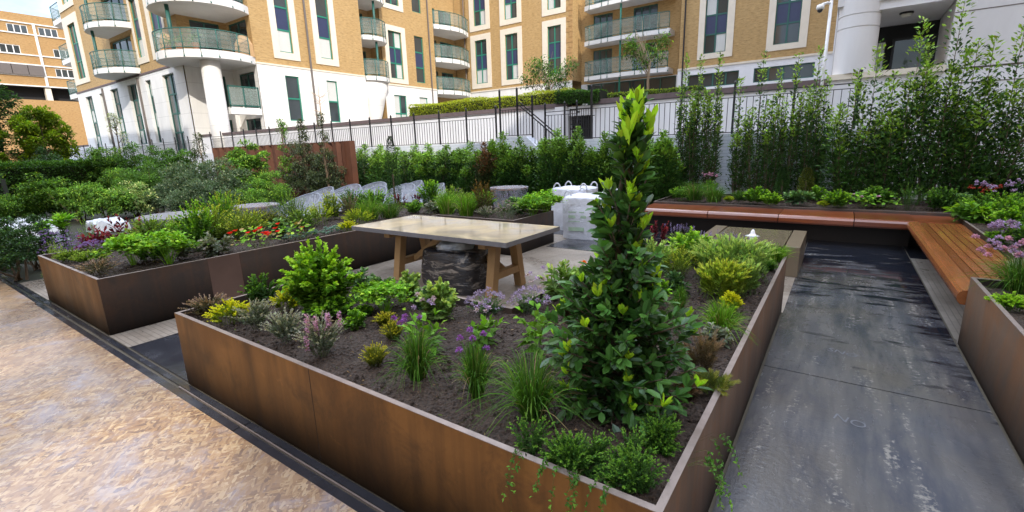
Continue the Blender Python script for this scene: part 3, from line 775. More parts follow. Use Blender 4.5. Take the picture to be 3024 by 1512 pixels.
        parts = [('foliage', mb, M['gloss'] if pal in ('darkg','vib2') else M['leaf']), ('stems', tr, M['bark'])]
    elif kind == 'euph':
        p0,p1,p2 = stemspray(mb, g, bt, H*.8, Rr*.5, 8, 26, .10, .028, 'sage', dome=.2, t0=.1, sw=.012, spread=.6, tipfrac=0, up=0)
        for q in range(7):
            c = p2[q] ; k_ = 26; d = nrm(np.stack([np.cos(np.arange(k_)*2.4), np.sin(np.arange(k_)*2.4), .1+np.arange(k_)/k_*1.3],1))
            leaves(mb, np.tile(c,(k_,1)), d, .17*Rr/.25, .036, pal_col(g,'fresh',g.uniform(.5,1,k_),g.uniform(size=k_)<.15), g)
    elif kind in ('slim', 'slimw', 'tree'):
        tr = MB(); big = kind == 'tree'; L_ = o.get('leaf', .07)
        tr.tube([base, base+np.array((g.normal()*.03*H*.3, g.normal()*.03, H*.5)), base+np.array((0,0,H*.95))], [.012*H+.01, .009*H+.006, .004], 7)
        nc = 60 if big else 34
        z0 = .12 if big else .25
        hz = g.uniform(z0,1,nc); prof = np.sqrt(np.clip(1-((hz-.45)/.58)**2,.04,1)) if big else np.clip(1.15-hz,.15,1)**.8*np.clip((hz-z0)*6,.3,1)
        a = g.uniform(0,6.28,nc); r = Rr*prof*np.sqrt(g.uniform(.1,1,nc))
        cc = base + np.stack([np.cos(a)*r, np.sin(a)*r, hz*H*.97],1)
        for s in range(nc):
            if s % 2 == 0: tr.tube([base+np.array((0,0,max(.05,hz[s]-.12)*H)), cc[s]], [.004*H+.003,.003], 4, False)
        per = 150 if big else 42
        q = rdir(g, nc*per); cs = np.repeat(g.uniform(.16,.32,nc)*Rr*(1 if big else .9), per)
        P = np.repeat(cc,per,0) + q*(cs*g.uniform(.2,1,nc*per)**.6)[:,None]
        tone = np.repeat(g.uniform(.6,1.1,nc), per); up = np.clip(q[:,2]*.45+.55,0,1)
        tipm = g.uniform(size=len(P)) < .15
        leaves(mb, P, nrm(q+g.normal(size=q.shape)*.6+np.array((0,0,.2))), L_*g.uniform(.7,1.2,len(P)), L_*.5, pal_col(g,pal,up*tone,tipm), g, flat=big)
        parts = [('crown', mb, M['leaf']), ('trunk', tr, M['bark'])]
        if kind == 'slimw':
            fm = MB()
            for s in range(nc): 
                if s % 2: 
                    for q_ in range(4): head(fm, g, cc[s]+g.normal(size=3)*Rr*.13, .07, FLC['white'], 12)
            parts.append(('blossom', fm, M['petal']))
    return finish(kind, lab, bt, parts)

def bay_tree():
    g = rgen(77); base = np.array((BAY[0], BAY[1], .50)); H = BAY[2]
    t = thing('bay_tree', 'tall conical bay tree with dark glossy leaves and lime new shoots in the front bed', 'tree', tuple(base))
    tr = MB(); tr.tube([base, base+np.array((.01,.01,H*.35)), base+np.array((-.01,0,H*.7)), base+np.array((.06,.0,H*.97))], [.022,.018,.011,.004], 8)
    prof_z = np.array([0,.06,.16,.28,.38,.46,.55,.66,.78,.9,1.0]); prof_r = np.array([.20,.30,.345,.325,.255,.165,.18,.135,.085,.06,.02])
    mb = MB(); nb = 300
    hz = np.concatenate([g.uniform(.02,.5,205), g.uniform(.4,1,nb-205)]); a = np.arange(nb)*2.399 + g.normal(size=nb)*.4
    rr = np.interp(hz, prof_z, prof_r)*g.uniform(.40,1.18,nb)
    lean = np.interp(hz,[0,.5,1],[0,0,.06])
    for s in range(nb):
        st = base + np.array((lean[s], 0, max(.03,hz[s]-.10-.05*rr[s])*H)); en = base + np.array((lean[s]+math.cos(a[s])*rr[s], math.sin(a[s])*rr[s], hz[s]*H))
        mid = (st+en)/2 + np.array((0,0,-.015))
        if rr[s] > .05: tr.tube([st, mid, en], [.006,.004,.0025], 4, False)
        nl = int(13 + 10*rr[s]/.3)
        tt = g.uniform(.25,1.,nl); P = bez(st, mid, en, tt); T = nrm(en-st)
        out = rdir(g,nl); out -= T*(out@T)[:,None]
        D = nrm(nrm(out)*.75 + T*.65 + np.array((0,0,.18)))
        L_ = g.uniform(.042,.085,nl); shade = np.clip(.15+.8*tt+g.normal(size=nl)*.2,0,1)
        col = pal_col(g,'bay',shade,None,.25)
        pale = g.uniform(size=nl) < .10; col[pale] = np.array((.10,.17,.10))*g.uniform(.7,1.3)
        round_leaves(mb, P, nrm(D+rdir(g,nl)*.35), L_, L_*.46, col, g)
        young = g.uniform() < (.24 if hz[s] < .6 else .7)
        if young:
            k_ = 6; dd = nrm(np.stack([np.cos(np.arange(k_)*2.4), np.sin(np.arange(k_)*2.4), np.full(k_,1.3)],1)*np.array((.8,.8,1)) + T*.7)
            round_leaves(mb, np.tile(en,(k_,1)), dd, g.uniform(.035,.07,k_), .022, pal_col(g,'bay',np.ones(k_),np.ones(k_,bool),.2), g, droop=0)
    for q in range(5):     # the long bright leaders at the top
        en = base+np.array((.06+g.normal()*.035, g.normal()*.03, H*(.92+.02*q)))
        k_ = 8; dd = nrm(np.stack([np.cos(np.arange(k_)*2.4)*.4, np.sin(np.arange(k_)*2.4)*.4, np.full(k_,1.)],1))
        round_leaves(mb, np.tile(en,(k_,1))-np.array((0,0,.02))*np.arange(k_)[:,None]*.4, dd, .085, .026, pal_col(g,'bay',np.ones(k_),np.ones(k_,bool),.15), g, droop=0)
    tr.build('trunk', M['bark'], t, True); mb.build('crown', M['gloss'], t)
    return t
# ------------------------------------------------------------------ setting
BAY = (-.77, 1.92, 1.36)
def sheet(name, rects, z, mat):
    mb = MB()
    for x0,y0,x1,y1 in rects:
        mb.add([(x0,y0,z),(x1,y0,z),(x1,y1,z),(x0,y1,z)], [(0,1,2,3)])
    return struct(name, mb, mat)
sheet('ground', [(-400,-300,400,500)], -.012, M['earth'])
sheet('planted_ground', [(-60,1.0,-7.9,11.95),(-7.9,8.9,-3.0,11.95)], -.008, M['lawn'])
# dark slate paving, big slabs with open joints
mb = MB(); g = rgen(5)
def slabs(x0, x1, ys, xs=None):
    xs = xs or [x0, x1]
    for i in range(len(ys)-1):
        for j in range(len(xs)-1):
            z = g.uniform(-.0015,.0015)
            mb.box(xs[j]+.007, ys[i]+.007, -.03, xs[j+1]-.007, ys[i+1]-.007, z)
# joints a finger wide
slabs(-.335, .945, [-1.2,1.46,3.83,6.2,8.55,9.6])
slabs(-4.9, -.335, [8.0,9.6], [-4.9,-3.6,-2.4,-1.2,-.335])
slabs(-4.1, -1.86, [6.9,8.0], [-4.1,-3.0,-1.86])
slabs(.945, 1.6, [8.55,9.6])
path = struct('slate_paving', mb, M['slate'])
mb = MB(); g = rgen(6)
slabs(-5.25, -3.97, [1.27,2.62], [-5.25,-3.97]); slabs(-12, -.335, [1.0,1.192], [-12,-9.9,-7.4,-5.25,-3.0,-.335]); slabs(-12,-.335,[1.206,1.262],[-12,-9.9,-7.4,-5.25,-3.0,-.335])
struct('slate_border', mb, M['slate_wet'])
sheet('clay_paving', [(-5.8,1.268,-5.26,2.62),(-5.8,2.625,-1.86,6.9),(-1.86,5.2,-.30,8.0),(-5.8,6.9,-4.1,8.0),(-9.6,1.268,-8.03,1.9)], -.002, M['paver'])
sheet('bench_paving', [(.95,5.0,1.30,8.55)], -.001, M['paver_grey'])
sheet('pink_path', [(-29,7.8,-16.5,9.0)], -.004, M['pinkpave'])
mb = MB(); mb.box(-3.97,1.196,-.01,.1,1.204,.004)
struct('paving_edge_strip', mb, M['steel_lip'])
# worn lettering lying on the slate, part of the paving
def lettering(txt, x, y, rz, size):
    cu = bpy.data.curves.new('worn_lettering', 'FONT'); cu.body = txt; cu.size = size; cu.align_x = 'CENTER'
    tmp = bpy.data.objects.new('tmp', cu); C.objects.link(tmp)
    dg = bpy.context.evaluated_depsgraph_get(); me = bpy.data.meshes.new_from_object(tmp.evaluated_get(dg))
    bpy.data.objects.remove(tmp); me.name = 'worn_lettering'; me.materials.clear(); me.materials.append(M['worn'])
    o = bpy.data.objects.new('worn_lettering', me); C.objects.link(o); o.parent = path; o.location = (x, y, .003); o.rotation_euler = (0,0,rz)
lettering('SNO', .16, 4.36, R(-14), .10); lettering('NO', .2, 3.235, R(-14), .11)
# strand boards under the photographer's feet
for nm, x0, x1, lab in (('a',-7.885,.9,'large wet strand board sheet in the foreground left'),('b',-13.0,-7.895,'wet strand board sheet beyond the seam at the left picture edge')):
    mb = MB(); mb.box(x0,-2.2,.0,x1,1.12 if nm=='a' else 1.135,.02)
    tag(mb.build('strand_board', M['osb'], origin=(x0,0,0)), lab, 'board', 'strand boards laid over the paving')

# ------------------------------------------------------------------ raised beds
def bed(name, lab, poly, wall_mats, soil_rects, zs=.515, h=.575, t=.027, res=.03, seed=3, hs=None):
    T = thing(name, lab, 'raised bed', (poly[0][0], poly[0][1], 0))
    n = len(poly)
    area = sum(poly[i][0]*poly[(i+1)%n][1]-poly[(i+1)%n][0]*poly[i][1] for i in range(n))
    hs = hs or [h]*n
    assert area > 0
    # inward offset of a rectilinear polygon
    ins = []
    for i in range(n):
        a, b, c = poly[i-1], poly[i], poly[(i+1)%n]
        d1 = nrm(np.array(b)-np.array(a)); d2 = nrm(np.array(c)-np.array(b))
        ins.append((b[0]+t*(-d1[1]-d2[1]), b[1]+t*(d1[0]+d2[0])))
    for i in range(n):
        a, b = poly[i], poly[(i+1)%n]; ai, bi = ins[i], ins[(i+1)%n]
        if wall_mats[i] is None: continue
        mb = MB(); mb.prism([a,b,bi,ai], 0, hs[i]-.002); mb.build('side_panel', M[wall_mats[i]], T)
    mb = MB()
    for i in range(n):
        a, b = poly[i], poly[(i+1)%n]; ai, bi = ins[i], ins[(i+1)%n]
        mb.prism([a,b,bi,ai], hs[i]-.0015, hs[i]+.0015)
    mb.build('rim', M['steel_lip'], T)
    sm = MB()
    for (x0,y0,x1,y1,*zz) in soil_rects:
        zs = zz[0] if zz else .515
        nx = max(2,int((x1-x0)/res)); ny = max(2,int((y1-y0)/res))
        xs = np.linspace(x0,x1,nx); ys = np.linspace(y0,y1,ny); X, Y = np.meshgrid(xs,ys)
        Z = zs + .045*(vnoise(X*2.2,Y*2.2,seed)-.5) + .035*(vnoise(X*9,Y*9,seed+1)-.5) + .026*(vnoise(X*25,Y*25,seed+2)-.5) + .016*(vnoise(X*60,Y*60,seed+4)-.5)
        idx = np.arange(nx*ny).reshape(ny,nx)
        fs = np.stack([idx[:-1,:-1],idx[:-1,1:],idx[1:,1:],idx[1:,:-1]],-1).reshape(-1,4).tolist()
        sm.add(np.stack([X,Y,Z],-1).reshape(-1,3), fs)
        # clods
        gg = rgen(seed*7); nc = int((x1-x0)*(y1-y0)*(420 if res < .02 else 130))
        for q in range(nc):
            c = np.array((gg.uniform(x0+.02,x1-.02), gg.uniform(y0+.02,y1-.02), zs+gg.uniform(-.012,.012))); r = gg.uniform(.005,.016)*(1 if res < .02 else 1.4)
            v = np.array([(1,0,0),(-1,0,0),(0,1,0),(0,-1,0),(0,0,.7),(0,0,-.7)])*r*(1+gg.normal(size=(6,1))*.3)
            a = gg.uniform(0,3); v[:,:2] = v[:,:2]@np.array([[math.cos(a),-math.sin(a)],[math.sin(a),math.cos(a)]])
            sm.add(v+c, [(0,2,4),(2,1,4),(1,3,4),(3,0,4),(2,0,5),(1,2,5),(3,1,5),(0,3,5)])
    sm.build('soil', M['soil'], T)
    lm = MB(); gg = rgen(seed*13)
    for (x0,y0,x1,y1,*zz) in soil_rects:
        zs = zz[0] if zz else .515
        k_ = int((x1-x0)*(y1-y0)*55); P = np.stack([gg.uniform(x0+.03,x1-.03,k_), gg.uniform(y0+.03,y1-.03,k_), np.full(k_,zs+.03)],1)
        d = rdir(gg,k_); d[:,2] *= .15; leaves(lm, P, nrm(d), gg.uniform(.012,.04,k_), gg.uniform(.003,.014,k_), np.array([(.22,.14,.07),(.12,.08,.045),(.30,.23,.12),(.10,.13,.03)])[gg.integers(0,4,k_)], gg, flat=True)
    tag(lm.build('leaf_litter', M['leaf'], T), kind='stuff')
    return T
A_ = .034
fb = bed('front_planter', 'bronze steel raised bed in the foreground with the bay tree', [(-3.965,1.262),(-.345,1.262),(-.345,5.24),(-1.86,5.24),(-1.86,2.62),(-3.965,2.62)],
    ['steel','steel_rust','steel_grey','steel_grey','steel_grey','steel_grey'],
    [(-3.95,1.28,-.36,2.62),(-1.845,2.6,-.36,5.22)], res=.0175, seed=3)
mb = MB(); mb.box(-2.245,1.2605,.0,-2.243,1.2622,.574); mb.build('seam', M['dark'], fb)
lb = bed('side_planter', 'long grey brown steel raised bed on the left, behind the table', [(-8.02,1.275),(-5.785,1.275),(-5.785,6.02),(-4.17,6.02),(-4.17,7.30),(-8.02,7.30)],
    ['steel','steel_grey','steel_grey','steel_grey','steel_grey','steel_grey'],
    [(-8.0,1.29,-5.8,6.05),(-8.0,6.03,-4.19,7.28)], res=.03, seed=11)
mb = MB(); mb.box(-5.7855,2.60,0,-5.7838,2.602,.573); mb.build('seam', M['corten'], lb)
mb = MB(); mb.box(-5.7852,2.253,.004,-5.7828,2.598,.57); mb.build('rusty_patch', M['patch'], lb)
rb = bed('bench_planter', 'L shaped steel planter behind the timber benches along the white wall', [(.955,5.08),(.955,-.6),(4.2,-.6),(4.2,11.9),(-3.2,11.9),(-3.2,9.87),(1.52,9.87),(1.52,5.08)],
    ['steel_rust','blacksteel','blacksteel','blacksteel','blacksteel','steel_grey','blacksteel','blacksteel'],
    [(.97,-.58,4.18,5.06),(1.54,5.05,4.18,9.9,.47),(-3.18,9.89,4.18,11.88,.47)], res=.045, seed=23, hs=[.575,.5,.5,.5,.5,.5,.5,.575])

# ------------------------------------------------------------------ benches
bt = thing('slatted_bench', 'slatted red timber bench running along the right side of the path', 'bench', (1.2,7.0,0))
sx = [1.045,1.125,1.205,1.285,1.365,1.445,1.512]
for i in range(6):
    mb = MB(); ys = [5.12,6.58,8.0,9.06]
    for j in range(3): mb.box(sx[i],ys[j]+.002,.41,sx[i+1]-.009 if i < 5 else 1.512,ys[j+1]-.002,.448)
    mb.build('slat', M['redwood_y'], bt, bevel=.005)
for j,(y0,y1) in enumerate(((5.10,6.05),(6.054,7.2),(7.204,8.2),(8.204,9.04))):
    mb = MB()
    prof = [(.925,.335),(.905,.36),(.897,.395),(.905,.43),(.93,.452),(.97,.458),(1.034,.455),(1.034,.33)]
    v = [(x,y0,z) for x,z in prof]+[(x,y1,z) for x,z in prof]; n = len(prof)
    mb.add(v, [tuple(range(n)), tuple(range(n,2*n))[::-1]]+[(i,n+i,n+(i+1)%n,(i+1)%n) for i in range(n)])
    mb.build('front_rail', M['redwood_y'], bt)
mb = MB(); mb.box(1.22,5.12,0,1.26,9.3,.405); mb.build('base_panel', M['blacksteel'], bt)
b2 = thing('back_bench', 'red timber bench with rounded front running in front of the white wall', 'bench', (-1.0,9.3,0))
xs = [-3.0,-2.42,-1.42,-.27,.52,.92]
xs = [-3.2,-1.93,-.79,.26,1.444]
for j in range(4):
    x0, x1 = xs[j]+.006, xs[j+1]-.006
    prof = [(9.86,.36),(9.86,.462),(9.11,.455),(9.07,.44),(9.045,.41),(9.045,.35),(9.06,.325),(9.30,.325)]
    if j == 3: x1 = 1.0
    v = [(x0,y,z) for y,z in prof]+[(x1,y,z) for y,z in prof]; n = len(prof); mb = MB()
    mb.add(v, [tuple(range(n)), tuple(range(n,2*n))[::-1]]+[(i,n+i,n+(i+1)%n,(i+1)%n) for i in range(n)])
    mb.build('seat_module', M['redwood_x'], b2)
mb = MB(); mb.box(1.002,9.07,.36,1.512,9.86,.452); mb.build('corner_board', M['redwood_x'], b2)
mb = MB(); mb.box(-3.2,9.46,0,1.0,9.5,.32); mb.build('base_panel', M['blacksteel'], b2)

# ------------------------------------------------------------------ fountain
ft = thing('fountain', 'square brown stone water table with a low bubbling jet', 'fountain', (-.94,7.35,0))
mb = MB(); x0,y0,x1,y1 = -1.56,6.69,-.31,8.0; h = .385
mb.box(x0,y0,0,x0+.17,y1,h); mb.build('side_block', M['fountain'], ft, bevel=.006)
mb = MB(); mb.box(x1-.17,y0,0,x1,y1,h); mb.build('side_block', M['fountain'], ft, bevel=.006)
mb = MB(); mb.box(x0+.19,y0+.012,.05,x1-.19,y1-.012,h-.02); mb.build('basin', M['fountain'], ft)
mb = MB(); nx=40; X,Y=np.meshgrid(np.linspace(x0+.185,x1-.185,nx),np.linspace(y0+.012,y1-.012,nx)); rr=np.hypot(X+.93,Y-7.3)
idx=np.arange(nx*nx).reshape(nx,nx); mb.add(np.stack([X,Y,h-.008+.004*np.cos(rr*60)*np.exp(-rr*3)],-1).reshape(-1,3), np.stack([idx[:-1,:-1],idx[:-1,1:],idx[1:,1:],idx[1:,:-1]],-1).reshape(-1,4).tolist())
mb.build('water_sheet', M['water'], ft, True)
mb = MB(); mb.lathe(-.93,7.3,[(.10,h-.004),(.05,h+.008),(.032,h+.03),(.026,h+.06),(.014,h+.082),(.001,h+.088)],14); mb.build('jet', M['jet'], ft, True)

# ------------------------------------------------------------------ table
tb = thing('garden_table', 'large stone topped table on splayed oak trestle legs', 'table', (-4.05,4.43,0))
TX0,TX1,TY0,TY1 = -5.33,-2.78,3.87,5.02
mb = MB(); mb.box(TX0+.004,TY0+.004,.70,TX1-.004,TY1-.004,.735); mb.build('table_top', M['tabletop'], tb)
mb = MB()
for q in ((TX0,TY0,TX1,TY0+.003),(TX0,TY1-.003,TX1,TY1),(TX0,TY0+.003,TX0+.003,TY1-.003),(TX1-.003,TY0+.003,TX1,TY1-.003)): mb.box(q[0],q[1],.682,q[2],q[3],.734)
mb.box(TX0+.003,TY0+.003,.682,TX1-.003,TY1-.003,.6985)
mb.build('top_edge', M['table_edge'], tb)
for x in (-4.77,-3.2):
    for s in (-1,1):
        mb = MB(); mb.beam((x,4.43+s*.31,0),(x,4.43+s*.19,.66),.105,.105,(1,0,0)); mb.build('leg', M['oak'], tb, bevel=.004)
    mb = MB(); mb.box(x-.045,4.43-.26,.20,x+.045,4.43+.26,.285); mb.build('stretcher', M['oak_x'], tb, bevel=.004)
    mb = MB(); mb.box(x-.05,3.98,.605,x+.05,4.90,.68); mb.build('top_bearer', M['oak_x'], tb, bevel=.004)
for s in (-1,1):
    x = -3.985 + s*.785
    mb = MB(); mb.beam((x-s*.04,4.43,.245),(-3.985+s*.16,4.43,.63),.075,.095,(0,1,0)); mb.build('brace', M['oak_x'], tb, bevel=.004)
mb = MB(); mb.box(-4.72,4.38,.61,-3.25,4.48,.675); mb.build('centre_rail', M['oak_x'], tb, bevel=.004)

# ------------------------------------------------------------------ lumpy wrapped goods
def lump(x0,y0,x1,y1,h,rz,amp,seed,n=26,m=16,top=.25,bulge=.05,p=5.):
    """a sagging sack: rounded box with creases"""
    v = []; f = []; cx,cy = (x0+x1)/2,(y0+y1)/2; a,b = (x1-x0)/2,(y1-y0)/2
    for j in range(m+1):
        t = j/m
        for k_ in range(n):
            an = 2*PI*k_/n; c,s = math.cos(an),math.sin(an)
            den = (abs(c)**p+abs(s)**p)**(1/p)
            if t < .7: sc = 1+bulge*math.sin(t/.7*PI); z = h*(1-top*.35)*t/.7
            else:
                q = (t-.7)/.3; sc = math.cos(q*PI/2*.97)**.55; z = h*(1-top*.35)+h*top*.35*math.sin(q*PI/2)
            nz = float(vnoise(np.array([k_*1.1+seed]),np.array([t*7.]),seed)[0])-.5
            r = sc/den*(1+amp*nz)
            X,Y = c*a*r, s*b*r
            v.append((cx+X*math.cos(rz)-Y*math.sin(rz), cy+X*math.sin(rz)+Y*math.cos(rz), max(0,z+amp*.25*h*nz*(t>.2))))
    for j in range(m):
        for k_ in range(n): f.append((j*n+k_,j*n+(k_+1)%n,(j+1)*n+(k_+1)%n,(j+1)*n+k_))
    f.append(tuple(m*n+k_ for k_ in range(n)))
    return v,f
w = thing('wrapped_sacks', 'stack of sacks wrapped in black stretch film under the table', 'sacks', (-3.83,4.28,0))
mb = MB(); mb.add(*lump(-4.22,3.98,-3.44,4.62,.53,R(6),.10,4)); mb.build('stretch_film', M['blackfilm'], w, True)
mb = MB(); mb.add(*lump(-4.02,4.08,-3.62,4.45,.10,R(25),.3,9,18,8)); 
for q in mb.v: q[:,2] += .505
mb.build('loose_film', M['film_thick'], w, True)
for i,(x0,y0,x1,y1,h,rz,lab) in enumerate(((-4.28,7.72,-3.36,8.52,.80,R(8),'front white builder bag with faded green print behind the bay tree'),(-4.90,8.42,-4.10,9.12,.88,R(-6),'rear white builder bag peeping out left of the front bag'))):
    w = thing('builder_bag', lab, 'bag', ((x0+x1)/2,(y0+y1)/2,0), 'white builder bags')
    mb = MB(); mb.add(*lump(x0,y0,x1,y1,h,rz,.07,13+i,48,30,.16,.05,5.5)); mb.build('sack', M['bag'], w, True)
    for sx_,sy_ in ((0,0),(1,0),(0,1),(1,1)):
        cx = x0+.1+sx_*(x1-x0-.2); cy = y0+.1+sy_*(y1-y0-.2)
        an = np.linspace(0,PI,9); mb = MB(); mb.tube([(cx-.08*math.cos(t)+.03*math.sin(t),cy+.02*math.cos(t*2),h-.05+.13*math.sin(t)) for t in an],.014,5); mb.build('handle', M['bag'], w, True)
    if i == 0:
        for q,(zz,ww,hh) in enumerate(((.50,.30,.022),(.40,.34,.05),(.33,.22,.018),(.16,.30,.07))):
            mb = MB(); n=8; xa = x0+.22; vs=[]
            for k_ in range(n+1):
                xx = xa+ww*k_/n; yy = y0-.03-.004*math.sin(k_)+(xx-x0-.46)*math.tan(rz)
                vs += [(xx,yy,zz),(xx,yy,zz+hh)]
            mb.add(vs,[(2*k_,2*k_+2,2*k_+3,2*k_+1) for k_ in range(n)]); mb.build('print', M['print'], w)
def crumple(x0,y0,x1,y1,h,seed,n=90,m=40):
    X,Y = np.meshgrid(np.linspace(x0,x1,n),np.linspace(y0,y1,m)); u=(X-x0)/(x1-x0)*2-1; w=(Y-y0)/(y1-y0)*2-1
    e = np.clip((1-np.maximum(np.abs(u)**6,np.abs(w)**6))*3,0,1)
    rid = lambda s_,sd: 1-np.abs(vnoise(X*s_,Y*s_,sd)*2-1)
    Z = h*e*(.55+.35*rid(1.6,seed)+.20*rid(3.6,seed+1)+.05*rid(9,seed+2)-.06)
    idx=np.arange(n*m).reshape(m,n); return np.stack([X,Y,np.maximum(Z,.01)],-1).reshape(-1,3), np.stack([idx[:-1,:-1],idx[:-1,1:],idx[1:,1:],idx[1:,:-1]],-1).reshape(-1,4).tolist()
# round tables, some wrapped
def skirt(cx,cy,r0,r1,z0,z1,seed,amp=.06,n=48,m=10):
    v=[];f=[]
    for j in range(m+1):
        t=j/m; r=r0+(r1-r0)*t
        for k_ in range(n):
            a=2*PI*k_/n; q=float(vnoise(np.array([k_*.8]),np.array([t*2.5]),seed)[0])-.5
            rr=r*(1+amp*q*(.3+t)); v.append((cx+rr*math.cos(a),cy+rr*math.sin(a),z1+(z0-z1)*t))
    for j in range(m):
        for k_ in range(n): f.append((j*n+(k_+1)%n,j*n+k_,(j+1)*n+k_,(j+1)*n+(k_+1)%n))
    return v,f
def round_table(lab, x, y, r, topmat, wrap, h=.74):
    t = thing('round_table', lab, 'table', (x,y,0), 'round tables')
    mb = MB(); mb.lathe(x,y,[(r-.01,h-.045),(r,h-.04),(r,h-.008),(r-.008,h)],40); mb.build('table_top', M[topmat], t)
    mb = MB(); mb.lathe(x,y,[(.24,0),(.24,.03),(.06,.05),(.05,h-.06),(.16,h-.047)],20); mb.build('pedestal', M['dark'], t)
    if wrap:
        mb = MB(); mb.add(*skirt(x,y,r+.012,r*wrap[1],wrap[0],h+.006,int(abs(x*10)),.10)); mb.build('film_wrap', M['film'], t, True)
        mb = MB(); mb.lathe(x,y,[(.0,h+.007),(r*.6,h+.009),(r+.012,h+.0065)],30,cap=False); mb.build('film_cover', M['film'], t, True)
round_table('slate grey round table left of the long bed', -9.35,3.32, .60,'slate_table',None)
round_table('brown round table half covered in clear film beside the covered chairs', -9.42,4.66, .44,'brown_table',(.40,.95))
round_table('round table fully wrapped in clear film, standing behind the back arm of the bed', -6.62,9.42, .46,'brown_table',(.02,.72),.76)
# tub chairs under film
def tub_chair(lab, x, y, rz, s=1.0):
    t = thing('tub_chair', lab, 'chair', (x,y,0), 'covered wire tub chairs'); t.rotation_euler = (0,0,0)
    def P(a, r, z): 
        an = a+rz; return (x+s*r*math.cos(an), y+s*r*math.sin(an), z)
    a0,a1 = R(-115),R(115); n = 22
    top = [P(a0+(a1-a0)*k_/n, .37+.07*math.cos((a0+(a1-a0)*k_/n)*.6), .60+.24*math.cos((a0+(a1-a0)*k_/n)*.72)**2) for k_ in range(n+1)]
    bot = [P(a0+(a1-a0)*k_/n, .30, .40) for k_ in range(n+1)]
    mb = MB(); mb.tube(top,.014,6); mb.tube(bot,.010,6)
    mb.build('back_frame', M['wire'], t, True)
    mb = MB()
    for k_ in range(0,n+1): mb.tube([bot[k_],top[k_]],.0055,4)
    mb.build('back_wires', M['wire'], t)
    mb = MB(); mb.lathe(x,y,[(.02,.38),(.33*s,.38),(.34*s,.40),(.33*s,.43),(.02,.44)],24); mb.build('seat', M['wire'], t, True)
    for q in (45,135,225,315):
        mb = MB(); mb.tube([P(R(q),.26,.38),P(R(q),.30,0)],.012,6); mb.build('leg', M['wire'], t)
    mb = MB(); v=[];f=[];m=9;gg=rgen(int(abs(x*100)))
    for j in range(m+1):
        for k_ in range(n+1):
            tt=j/m; a=np.array(top[k_])+np.array((0,0,.014)); b=np.array(P(a0+(a1-a0)*k_/n,.46+.03*gg.normal(),.12))
            q=a*(1-tt)+b*tt+gg.normal(size=3)*.014*(tt>0); q[:2]+= (q[:2]-np.array((x,y)))*.05; v.append(q)
    for j in range(m):
        for k_ in range(n): f.append((j*(n+1)+k_,j*(n+1)+k_+1,(j+1)*(n+1)+k_+1,(j+1)*(n+1)+k_))
    mb.add(v,f); mb.build('film_cover', M['film_thick'], t, True)
tub_chair('first wire tub chair under film, next to the brown round table', -9.45,5.62, R(100))
tub_chair('second wire tub chair under film, counting away from the brown round table', -9.55,6.55, R(95))
tub_chair('third wire tub chair under film, behind the oregano dome', -9.5,7.5, R(95))
tub_chair('fourth wire tub chair under film, left of the slim yew', -9.45,8.4, R(95))
tub_chair('fifth wire tub chair under film, right of the slim yew', -8.75,8.75, R(60))
for x_,y_,rz_,lab in ((-10.9,6.9,80,'wire tub chair under film in the rear row, nearest the brown round table'),(-10.9,7.75,95,'wire tub chair under film, second in the rear row'),(-10.85,8.6,100,'wire tub chair under film, third in the rear row'),(-10.2,9.35,70,'wire tub chair under film at the far end of the rear row by the hedge')):
    tub_chair(lab, x_, y_, R(rz_), 1.08)
for (x0,y0,x1,y1,h,lab,sd) in ((-16.0,1.75,-13.7,2.75,.42,'low furniture under a white sheet at the far left behind the dark shrubs',37),(-14.9,3.3,-14.2,4.0,.28,'small item under white sheet among the choisya shrubs',41),(-17.0,5.7,-16.3,6.4,.5,'pale sheeted item beside the pink path',43)):
    mb = MB(); mb.add(*crumple(x0,y0,x1,y1,h,sd)); tag(mb.build('sheeted_furniture', M['sheet'], origin=((x0+x1)/2,(y0+y1)/2,0)), lab, 'covered furniture')
# ------------------------------------------------------------------ rusty screen
sc = thing('rusty_screen', 'screen of twisted rusty steel fins behind the shrubs', 'screen', (-18.5,10.4,0))
for i in range(30):
    x = -23.7+i*.33; mb = MB(); a = R(118 if i%2 else 55)
    dx,dy = .145*math.cos(a),.14*math.sin(a)
    mb.add([(x-dx,10.4-dy,0),(x+dx,10.4+dy,0),(x+dx*.9,10.4+dy*1.1,2.06),(x-dx*.9,10.4-dy*1.1,2.06),(x-dx+.006,10.4-dy-.006,0),(x+dx+.006,10.4+dy-.006,0),(x+dx*.9+.006,10.4+dy*1.1-.006,2.06),(x-dx*.9+.006,10.4-dy*1.1-.006,2.06)],[(0,3,2,1),(4,5,6,7),(0,1,5,4),(1,2,6,5),(2,3,7,6),(3,0,4,7)])
    mb.build('fin', M['corten'], sc)
mb = MB(); mb.box(-14.25,10.28,0,-13.78,10.5,2.085); mb.build('end_panel', M['corten'], sc)
mb = MB(); mb.box(-23.95,10.36,2.062,-14.26,10.44,2.085); mb.build('top_rail', M['corten'], sc)
mb = MB(); mb.box(-37.2,10.2,0,-36.2,10.3,1.5); tag(mb.build('rusty_screen', M['corten'], origin=(-36.7,10.25,0)), 'small plain rusty steel screen under the railings at the far left', 'screen')
